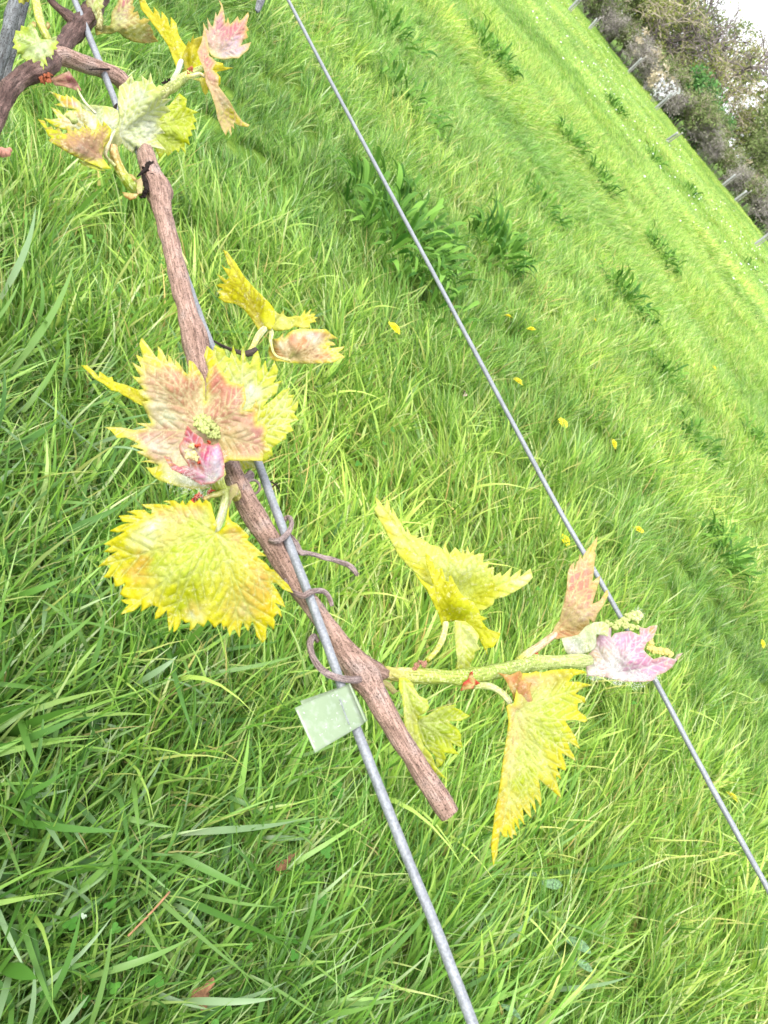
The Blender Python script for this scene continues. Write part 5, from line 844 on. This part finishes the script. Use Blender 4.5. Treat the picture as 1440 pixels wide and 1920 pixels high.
# dead leaves, petal, dry stalk
def deadleaf(px, py, r, mat, label, name, k, z=.05, cat='leaf'):
    rs = np.random.default_rng(400+k); g = ground(px, py, z); V = [(0, 0, 0)]; n = 18
    for q in range(n):
        a = 6.283*q/n; rr = r*(1+.22*math.sin(3*a+k)+.12*rs.normal()); V.append((rr*math.cos(a), rr*.7*math.sin(a), .35*r*math.sin(2*a+k)+.2*r*rs.normal()))
    Fa = [(0, 1+q, 1+(q+1) % n) for q in range(n)]
    o = mesh_obj(name, V, np.array(Fa), mat, None, True); o.location = tuple(map(float, g)); o.rotation_euler = (rs.uniform(-.5, .5), rs.uniform(-.5, .5), rs.uniform(0, 6)); tag(o, label, cat)
deadleaf(537, 1622, .022, MDEAD, 'curled brown dead leaf lying in grass left of the near wire', 'dead_leaf', 0, .10)
deadleaf(382, 1866, .020, MDEAD, 'brown dead leaf near the bottom edge', 'dead_leaf', 1, .10)
deadleaf(872, 738, .016, m_simple('faded_petal', T(220, 190, 180), .7, .2), 'pale fallen petal on the grass left of the far wire', 'petal', 2, .09, 'petal')
deadleaf(157, 1717, .0042, m_simple('pod', T(170, 190, 160), .6, .3), 'small white seed pod in the dark grass at lower left', 'seed_pod', 3, .14, 'seed pod')
g0, g1 = ground(240, 1755, .12), ground(318, 1672, .13)
C = np.linspace(g0, g1, 14); C[:, 2] += .006*np.sin(np.linspace(0, 3.1, 14))
tag(tube_w('dry_stalk', C, np.full(14, .0016), m_simple('straw', T(180, 136, 100), .7, .2), None, 8, .1, seed=3), 'bent tan dry stalk lying across the dark grass', 'stalk')

# clover patches (uncountable)
MCLOV = m_treeleaf('clover', (.05, .17, .02), (.10, .27, .04))
V, Fa, rn = [], [], []
for (px, py, n, sp) in [(200, 1790, 16, .05), (560, 1580, 20, .06), (590, 1690, 14, .05), (320, 1890, 12, .05), (830, 1620, 10, .05), (410, 1000, 16, .06), (260, 560, 30, .10), (700, 850, 16, .1), (1240, 1180, 24, .1), (1020, 1180, 20, .1), (1190, 1330, 16, .08), (600, 1400, 16, .06)]:
    g = ground(px, py, .08)
    for _ in range(n):
        c = g+np.array([rs.normal(0, sp), rs.normal(0, sp), rs.uniform(-.02, .05)]); r_ = rs.uniform(.003, .0065); a0 = rs.uniform(0, 6); r0 = rs.uniform()
        tiltm = Matrix.Rotation(rs.normal(0, .35), 3, 'X') @ Matrix.Rotation(rs.normal(0, .35), 3, 'Y')
        for q in range(3):
            a = a0+q*2.094; cc = np.array([math.cos(a), math.sin(a), 0])*r_*.95; b = len(V); pts = [np.zeros(3)]+[cc+r_*np.array([math.cos(a+t)*.9, math.sin(a+t), .15*abs(math.sin(t))]) for t in (-2.0, -1.2, -.4, 0, .4, 1.2, 2.0)]
            V += [c+np.array(tiltm @ Vector(p)) for p in pts]; rn += [r0]*8; Fa += [(b, b+i+1, b+i+2) for i in range(6)]
tag(mesh_obj('clover', V, np.array(Fa), MCLOV, None, True, {'rnd': rn}), 'low clover leaves scattered between the grass blades', 'clover', kind='stuff')
# small white flowers in the far meadow, too many and too small to count
V, Fa = [], []
for _ in range(260):
    t = rs.uniform(0, 1); px = 1010+430*t+rs.normal(0, 8); py = 0+540*t; off = abs(rs.normal(0, 1))*34; px -= off*.775-30; py += off*.632-20
    g = ground(px, py, .1)
    if g[1] > 39 or g[1] < 4: continue
    r_ = rs.uniform(.010, .026); b = len(V); g[2] += .03
    V += [g+[r_*math.cos(a), r_*math.sin(a), .3*r_*math.cos(2*a)] for a in np.linspace(0, 6.283, 6)[:-1]]+[g+[0, 0, r_*.5]]; Fa += [(b+i, b+(i+1) % 5, b+5) for i in range(5)]
tag(mesh_obj('daisies', V, np.array(Fa), MPETAL), 'tiny white daisies speckling the far grass below the hedge', 'daisies', kind='stuff')

# broad arching blades of coarse grass in the foreground
V, Fa, rn, tt2 = [], [], [], []
def blade(p0, p1, wd, lift, r0, seed):
    rs = np.random.default_rng(seed); n = 10; ax = p1-p0; sd_ = np.cross(ax, [0, 0, 1.]); sd_ /= np.linalg.norm(sd_)+1e-9; b = len(V); tw = rs.uniform(-1.2, 1.2); t0 = rs.uniform(-.5, .5)
    for k in range(n+1):
        t = k/n; c = p0+ax*t+np.array([0, 0, 1])*lift*math.sin(math.pi*t**.8)+sd_*.06*np.linalg.norm(ax)*math.sin(2.5*t+t0)
        w_ = wd*.5*min(1, .5+2.0*t)*(1-t**3.0); a = t0+tw*t; s = sd_*math.cos(a)+np.array([0, 0, 1])*math.sin(a)
        V.extend([c-s*w_, c+[0, 0, -.15*w_], c+s*w_]); rn.extend([r0]*3); tt2.extend([t]*3)
    for k in range(n):
        for c_ in range(2): q = b+3*k+c_; Fa.append((q, q+3, q+4, q+1))
BL = [(255, 1660, 575, 1755, 14), (60, 1920, 150, 1700, 12), (0, 1530, 235, 1555, 16), (110, 1700, 240, 1555, 12), (75, 1530, 130, 1600, 13), (200, 1690, 205, 1580, 12), (340, 1570, 560, 1525, 13), (300, 1600, 480, 1660, 14), (0, 1510, 130, 1435, 12), (20, 1400, 140, 1340, 14), (35, 1335, 80, 1450, 15), (330, 1880, 520, 1860, 12), (260, 1665, 530, 1855, 9), (240, 1450, 275, 1580, 9), (0, 1815, 75, 1830, 26), (395, 1455, 350, 1340, 11), (500, 1420, 585, 1425, 9), (455, 1545, 600, 1525, 8), (620, 1700, 645, 1520, 10), (60, 1240, 200, 1120, 13), (10, 1130, 120, 1080, 14), (100, 1010, 230, 940, 15), (0, 860, 110, 780, 14), (40, 770, 120, 640, 14), (20, 700, 130, 480, 13), (0, 560, 60, 380, 12), (150, 1300, 190, 1130, 11), (250, 1290, 330, 1225, 12), (300, 1190, 380, 1390, 10), (350, 1270, 560, 1220, 9), (500, 1700, 420, 1580, 9), (830, 1700, 960, 1600, 9), (960, 1690, 1180, 1760, 8), (1020, 1640, 1220, 1590, 8), (880, 1590, 960, 1560, 9), (1010, 1860, 1180, 1820, 8), (900, 1800, 1010, 1690, 8), (770, 1650, 880, 1700, 9), (690, 1830, 830, 1640, 9), (1100, 1800, 1260, 1840, 8), (580, 1900, 700, 1880, 10)]
for k, (x0, y0, x1, y1, wd) in enumerate(BL):
    r2 = np.random.default_rng(900+k); z0, z1 = .07+.04*r2.uniform(), .17+.05*r2.uniform(); a, b_ = ground(x0, y0, z0), ground(x1, y1, z1)
    dist = np.linalg.norm((a+b_)/2-CO); blade(a, b_, wd*dist/F*.95, .012, r2.choice([.35, .6, .78, .92]), 900+k)
r2 = np.random.default_rng(77)
for k in range(680):
    px, py = r2.uniform(-80, 620), r2.uniform(600, 2000)
    if r2.uniform() > 1.1-.001*px: continue
    z0 = r2.uniform(.02, .10); a = ground(px, py, z0); an = r2.uniform(0, 6.28); L = r2.uniform(.06, .17); b_ = a+np.array([math.cos(an)*L, math.sin(an)*L, r2.uniform(.0, .10)])
    blade(a, b_, r2.uniform(.005, .010), r2.uniform(0, .02), r2.choice([.2, .4, .6, .78, .92]), 2000+k)
tag(mesh_obj('coarse_grass', V, np.array(Fa), MG, None, True, {'rnd': rn, 'tt': tt2}), 'broad arching blades of coarse grass in the near left grass', 'grass', kind='stuff')

# ------------------------------------------------------------------ hedge and trees at the far edge
MTWIG = {}
def twigmat(c): 
    k = tuple(round(float(x), 3) for x in c)
    if k not in MTWIG: MTWIG[k] = m_simple('twig_bark', c, .8, .2, 0, 6, .4, .01)
    return MTWIG[k]
def tree_mesh(seed, H, spread, nl, droop, leaves, leafsize, lean=0.0, thick=.07, levels=4, fill=.5, stems=1):
    rs = np.random.default_rng(seed); TV, TF, LV, LF, LR = [], [], [], [], []; tips = []; KV, KF = [], []
    def seg(Vv, Ff, a, b, ra, rb, sides):
        d = b-a; d = d/(np.linalg.norm(d)+1e-9); u = np.cross(d, [.3, .5, .8]); u /= np.linalg.norm(u)+1e-9; v = np.cross(d, u); base = len(Vv)
        for c, r in ((a, ra), (b, rb)):
            for q in range(sides): an = 6.283*q/sides; Vv.append(c+(u*math.cos(an)+v*math.sin(an))*r)
        for q in range(sides): q2 = (q+1) % sides; Ff.append((base+q, base+q2, base+sides+q2, base+sides+q))
    def grow(p, d, L, r, lev):
        n = 6 if lev < 2 else 4; Vv, Ff = (TV, TF) if lev < 2 else (KV, KF)
        for k in range(n):
            d = d+rs.normal(0, .16+.04*lev, 3)+np.array([0, 0, (-droop if lev >= 2 else .05)]); d /= np.linalg.norm(d)
            q = p+d*L/n
            if q[2] < .05: q[2] = .05
            seg(Vv, Ff, p, q, r*(1-.12*k), r*(1-.12*(k+1)), 6 if lev < 2 else 3); p = q
            if lev < levels and k >= 1:
                for _ in range(nl[lev]):
                    if rs.uniform() < .75:
                        s = rs.normal(size=3); s[2] = abs(s[2])*.5; s /= np.linalg.norm(s); dd = d*.6+s*spread; dd /= np.linalg.norm(dd)
                        grow(p.copy(), dd, L*rs.uniform(.45, .72), max(r*.5, .006), lev+1)
            if lev >= 2: tips.append((p.copy(), lev))
    for s_ in range(stems):
        a = rs.uniform(0, 6.28); grow(np.array([.25*s_*math.cos(a), .25*s_*math.sin(a), -.1]), np.array([lean+rs.normal(0, .12*(1+.6*(stems > 1))), rs.normal(0, .15), 1.]), H*.52, thick, 0)
    tp = np.array([t[0] for t in tips]) if tips else np.zeros((1, 3))
    for _ in range(leaves):
        c = tp[rs.integers(len(tp))]+rs.normal(0, .13, 3); s = leafsize*rs.uniform(.6, 1.4); n1 = rs.normal(size=3); n1 /= np.linalg.norm(n1); n2 = np.cross(n1, rs.normal(size=3)); n2 /= np.linalg.norm(n2); b = len(LV)
        if c[2] < .03: c[2] = .05
        LV += [c-n1*s, c+n2*s*.6, c+n1*s, c-n2*s*.6]; LF.append((b, b+1, b+2, b+3)); LR += [min(1, max(0, rs.uniform(0, 1)))]*4
    return (TV, TF), (KV, KF), (LV, LF, LR)
def tree(px, py, md, name, label, cat, group, barkc, leafm, sc=1.0, rot=0.0, dist=0):
    g = ground(px, py, 0.0); g = CO+(g-CO)*(1+dist/np.linalg.norm(g-CO)); g[2] = -.05
    e = empty(name, (float(g[0]), float(g[1]), float(g[2]))); tag(e, label, cat, group); e.rotation_euler = (0, 0, rot); e.scale = (sc, sc, sc)
    for nm, me in (('trunk', md[0]), ('twigs', md[1]), ('crown', md[2])):
        if me is None: continue
        o = bpy.data.objects.new(nm, me); COL.objects.link(o); o.parent = e
def build(seed, barkc, twigc, leafm, **kw):
    t, k, l = tree_mesh(seed, **kw); out = []
    for nm, (VV, FF, at, m) in (('trunk', (t[0], t[1], None, twigmat(barkc))), ('twigs', (k[0], k[1], None, twigmat(twigc))), ('crown', (l[0], l[1], {'rnd': l[2]}, leafm))):
        if not len(FF): out.append(None); continue
        o = mesh_obj(nm, VV, np.array(FF), m, None, nm != 'crown', at); out.append(o.data); bpy.data.objects.remove(o)
    return out
LOL = m_treeleaf('olive_foliage', (.13, .18, .06), (.26, .32, .12)); LGR = m_treeleaf('bright_foliage', (.05, .17, .04), (.16, .32, .09))  # hedge bush colours lightened and flattened to stand in for distance haze
LBR = m_treeleaf('bramble_foliage', (.20, .19, .15), (.36, .35, .27)); LYG = m_treeleaf('young_foliage', (.17, .22, .04), (.32, .34, .09))
TAN = (.42, .36, .27); GREY = (.38, .34, .33); DRK = (.20, .17, .16)
A_ = build(1, DRK, TAN, LOL, H=5.2, spread=.9, nl=(2, 2, 2, 1), droop=.05, leaves=5200, leafsize=.075, thick=.09, levels=3)
B_ = build(2, DRK, TAN, LYG, H=5.0, spread=1.0, nl=(2, 2, 3, 2), droop=.16, leaves=2200, leafsize=.05, thick=.10, levels=3, lean=.2)
C_ = build(3, DRK, GREY, LBR, H=2.4, spread=1.3, nl=(2, 3, 2, 1), droop=.06, leaves=1500, leafsize=.045, thick=.03, levels=3, stems=2)
D_ = build(4, DRK, DRK, LGR, H=3.0, spread=1.0, nl=(2, 3, 2, 1), droop=.0, leaves=7000, leafsize=.075, thick=.05, levels=3, stems=2)
E_ = build(5, DRK, DRK, LYG, H=9.5, spread=.75, nl=(2, 2, 2, 1), droop=.03, leaves=500, leafsize=.05, thick=.20, levels=3, lean=-.25)
F_ = build(6, DRK, TAN, LOL, H=2.3, spread=1.2, nl=(2, 3, 2, 1), droop=.04, leaves=3200, leafsize=.06, thick=.03, levels=3, stems=3)
def bl(t, off=0): return (1065+375*t, 0+460*t)
HG = 'hedgerow along the far edge of the meadow'
plan = [(-.75, A_, 'olive_bush', 'olive bush far off past the top edge', LOL, 1.0, 3), (-.45, A_, 'olive_bush', 'olive bush beyond the top edge', LOL, .9, 2), (-.15, A_, 'olive_bush', 'olive bush at the upper end of the hedge', LOL, .95, 2), (.08, A_, 'olive_bush', 'dense olive bush left of the leaning dark trunk', LOL, 1.05, 3), (.24, A_, 'olive_bush', 'tall olive bush behind the leaning dark trunk', LOL, 1.1, 5),
        (.30, B_, 'willow_tree', 'tan twiggy willow with arching branches over the white guards', LYG, 1.0, 3), (.45, B_, 'willow_tree', 'tan willow right of the first, by the hedge middle', LYG, 1.05, 5), (.62, B_, 'willow_tree', 'pale willow behind the bright green bush', LYG, .9, 6), (.52, D_, 'green_bush', 'bright green leafy bush in the hedge middle', LGR, .95, 2.5), (.60, D_, 'green_bush', 'smaller bright green bush right beside the first', LGR, .8, 4),
        (.74, A_, 'olive_bush', 'olive bush at the lower right of the hedge', LOL, .85, 3), (.92, D_, 'green_bush', 'dark green bush at the lower right end of the hedge', LGR, .8, 2), (1.1, A_, 'olive_bush', 'olive bush past the right edge', LOL, .9, 3), (.0, B_, 'willow_tree', 'tan willow behind the hedge at its top end', LYG, 1.0, 8), (.15, A_, 'olive_bush', 'back row olive bush at the upper hedge', LOL, 1.3, 9), (.36, A_, 'olive_bush', 'back row olive bush behind the tan willows', LOL, .95, 9), (.5, A_, 'olive_bush', 'back row olive bush in the hedge middle', LOL, 1.1, 10), (.68, A_, 'olive_bush', 'back row olive bush right of the middle', LOL, 1.05, 8), (.85, B_, 'willow_tree', 'tan willow at the lower right of the hedge', LYG, .9, 5), (.97, A_, 'olive_bush', 'back row olive bush by the right edge', LOL, 1.0, 8), (1.3, D_, 'green_bush', 'green bush past the right edge', LGR, 1.0, 3)]
for k, (t, md, nm, lb, lm, sc, ds) in enumerate(plan):
    x, y = bl(t); tree(x, y, md, nm, lb, 'tree' if 'tree' in nm else 'bush', HG, None, lm, sc, k*1.7, ds)
for k, (t, lb) in enumerate([(-.3, 'grey bramble beyond the top edge'), (-.05, 'grey bramble at the very top of the hedge'), (.06, 'grey bramble below the dense olive bush'), (.16, 'purplish grey bramble under the leaning trunk'), (.27, 'grey bramble behind the white flowering twig'), (.37, 'grey bramble in the gap below the willows'), (.47, 'grey bramble left of the bright green bush'), (.57, 'pale grey bramble below the bright green bush'), (.67, 'pale grey bramble right of the bright green bush'), (.78, 'grey bramble behind the cream flowering twig'), (.88, 'grey bramble before the dark green bush'), (1.0, 'grey bramble at the right edge'), (1.15, 'grey bramble past the right edge')]):
    x, y = bl(t); tree(x, y, C_, 'bramble_bush', lb, 'bush', 'brambles along the hedge foot', None, LBR, .82+.12*math.sin(k*2.1), k*2.3, .8+.5*math.sin(k))
    x, y = bl(t+.05); tree(x, y, F_, 'low_bush', lb.replace('grey bramble', 'low olive bush').replace('purplish low', 'low').replace('pale low', 'low').replace(' at ', ' beside the bramble at ').replace(' behind ', ' beside the bramble behind ').replace(' below ', ' beside the bramble below ').replace(' left of ', ' beside the bramble left of ').replace(' right of ', ' beside the bramble right of ').replace(' under ', ' beside the bramble under ').replace(' in the ', ' beside the bramble in the ').replace(' before ', ' beside the bramble before ').replace(' past ', ' beside the bramble past ').replace(' beyond ', ' beside the bramble beyond '), 'bush', 'low olive bushes along the hedge foot', None, LOL, .9+.15*math.sin(k*1.3), k*1.9, 1.8+.8*math.sin(k*2))
for k, (t, ds, sc, rot, lb) in enumerate([(.30, 6, .8, 1.4, 'bare dark tree standing close behind the olive bushes'), (.49, 7, .85, 3.1, 'bare dark tree behind the bright green bush'), (.42, 9, 1.0, .4, 'tall bare dark tree spreading against the sky'), (.18, 7, .95, 2.6, 'tall dark limbed tree leaning over the olive bushes'), (.75, 10, .95, 4.4, 'tall thin dark tree at the right against the sky'), (.58, 12, 1.1, 5.5, 'farthest dark tree with open branches')]):
    x, y = bl(t); tree(x, y, E_, 'bare_tree', lb, 'tree', 'tall open trees behind the hedge', None, LYG, sc, rot, ds)

# white tree guards and flowering twigs along the hedge foot
MGUARD = m_simple('tree_guard_plastic', (.34, .35, .34), .5, .3, .2, 8, .15, .003)
MPOST = m_simple('grey_stake', (.26, .25, .23), .8, .2, 0, 20, .3, .003)
MBLOS = m_treeleaf('cream_blossom', (.42, .34, .22), (.62, .55, .40))
def guard(px, py, h, r_, label, lean):
    g = ground(px-7, py+6, 0); e = empty('sapling', (float(g[0]), float(g[1]), 0)); e.rotation_euler = (lean, lean*.6, 0); tag(e, label, 'sapling', 'staked saplings in pale guards')
    n = 10; C = np.stack([np.zeros(n), np.zeros(n), np.linspace(0, h, n)], -1); o = tube_w('guard', C, np.full(n, r_*.75), MGUARD, None, 10, .06, seed=3); o.parent = e
    C = np.stack([np.full(n, r_*1.6), np.zeros(n), np.linspace(-.1, h*1.25, n)], -1); o = tube_w('stake', C, np.full(n, .02), MPOST, None, 6, .05, seed=4); o.parent = e
for (px, py, h, r_, lb, ln) in [(1072, 14, .55, .06, 'pale guard at the top end of the hedge line', .05), (1108, 50, .5, .05, 'small pale guard second from the top', -.08), (1180, 132, .8, .05, 'pale guard under the cream blossoms at upper hedge', .1), (1232, 200, .9, .06, 'grey guard next to the white blossoms', .12), (1250, 262, .5, .05, 'leaning white guard standing out in the grass', .35), (1312, 285, .55, .05, 'pale guard at the hedge middle', .1), (1356, 345, .75, .06, 'pale guard by the lower cream blossoms', .08), (1378, 374, .7, .07, 'blue grey guard right of the lower blossoms', .1), (1418, 455, .8, .06, 'pale guard at the right edge', .05)]:
    guard(px, py, h, r_, lb, ln)
def blossom(px, py, h, n, label, k, mat):
    rs = np.random.default_rng(600+k); g = ground(px-4, py+3, 0); e = tag(empty('flowering_shrub', (float(g[0]), float(g[1]), 0)), label, 'shrub', 'blossoming twigs at the hedge foot')
    V, Fa, rn, TV_, TF_ = [], [], [], [], []
    for q in range(7):
        a = rs.normal(0, .35); b_ = rs.normal(0, .3); top = np.array([a*h, b_*h, h*rs.uniform(.8, 1.1)]); n2 = 5; C = np.linspace([0, 0, 0], top, n2)
        for c in C[2:]:
            for _ in range(n//21):
                p = c+rs.normal(0, .07, 3); s = rs.uniform(.02, .045); b = len(V); u = rs.normal(size=3)*s; v = rs.normal(size=3)*s; V += [p-u, p+v, p+u, p-v]; Fa.append((b, b+1, b+2, b+3)); rn += [rs.uniform()]*4
        base = len(TV_)
        TV_ += [C[0]+[.012, 0, 0], C[0]+[-.012, .01, 0], C[0]+[0, -.012, 0], C[-1]]; TF_ += [(base, base+1, base+3), (base+1, base+2, base+3), (base+2, base, base+3)]
    o = mesh_obj('blossoms', V, np.array(Fa), mat, None, False, {'rnd': rn}); o.parent = e
    o = mesh_obj('stems', TV_, np.array(TF_), MPOST, None, False); o.parent = e
MBW = m_treeleaf('white_blossom', (.55, .55, .58), (.75, .75, .76))
blossom(1180, 132, 1.4, 420, 'cream blossoming twig above the upper guard', 1, MBLOS); blossom(1205, 168, 1.2, 260, 'yellowish blossoming twig left of the white one', 2, MBLOS)
blossom(1222, 190, 1.0, 200, 'white blossoming twig beside the grey guard', 3, MBW); blossom(1362, 352, 1.4, 380, 'cream blossoming twig near the lower guards', 4, MBLOS)
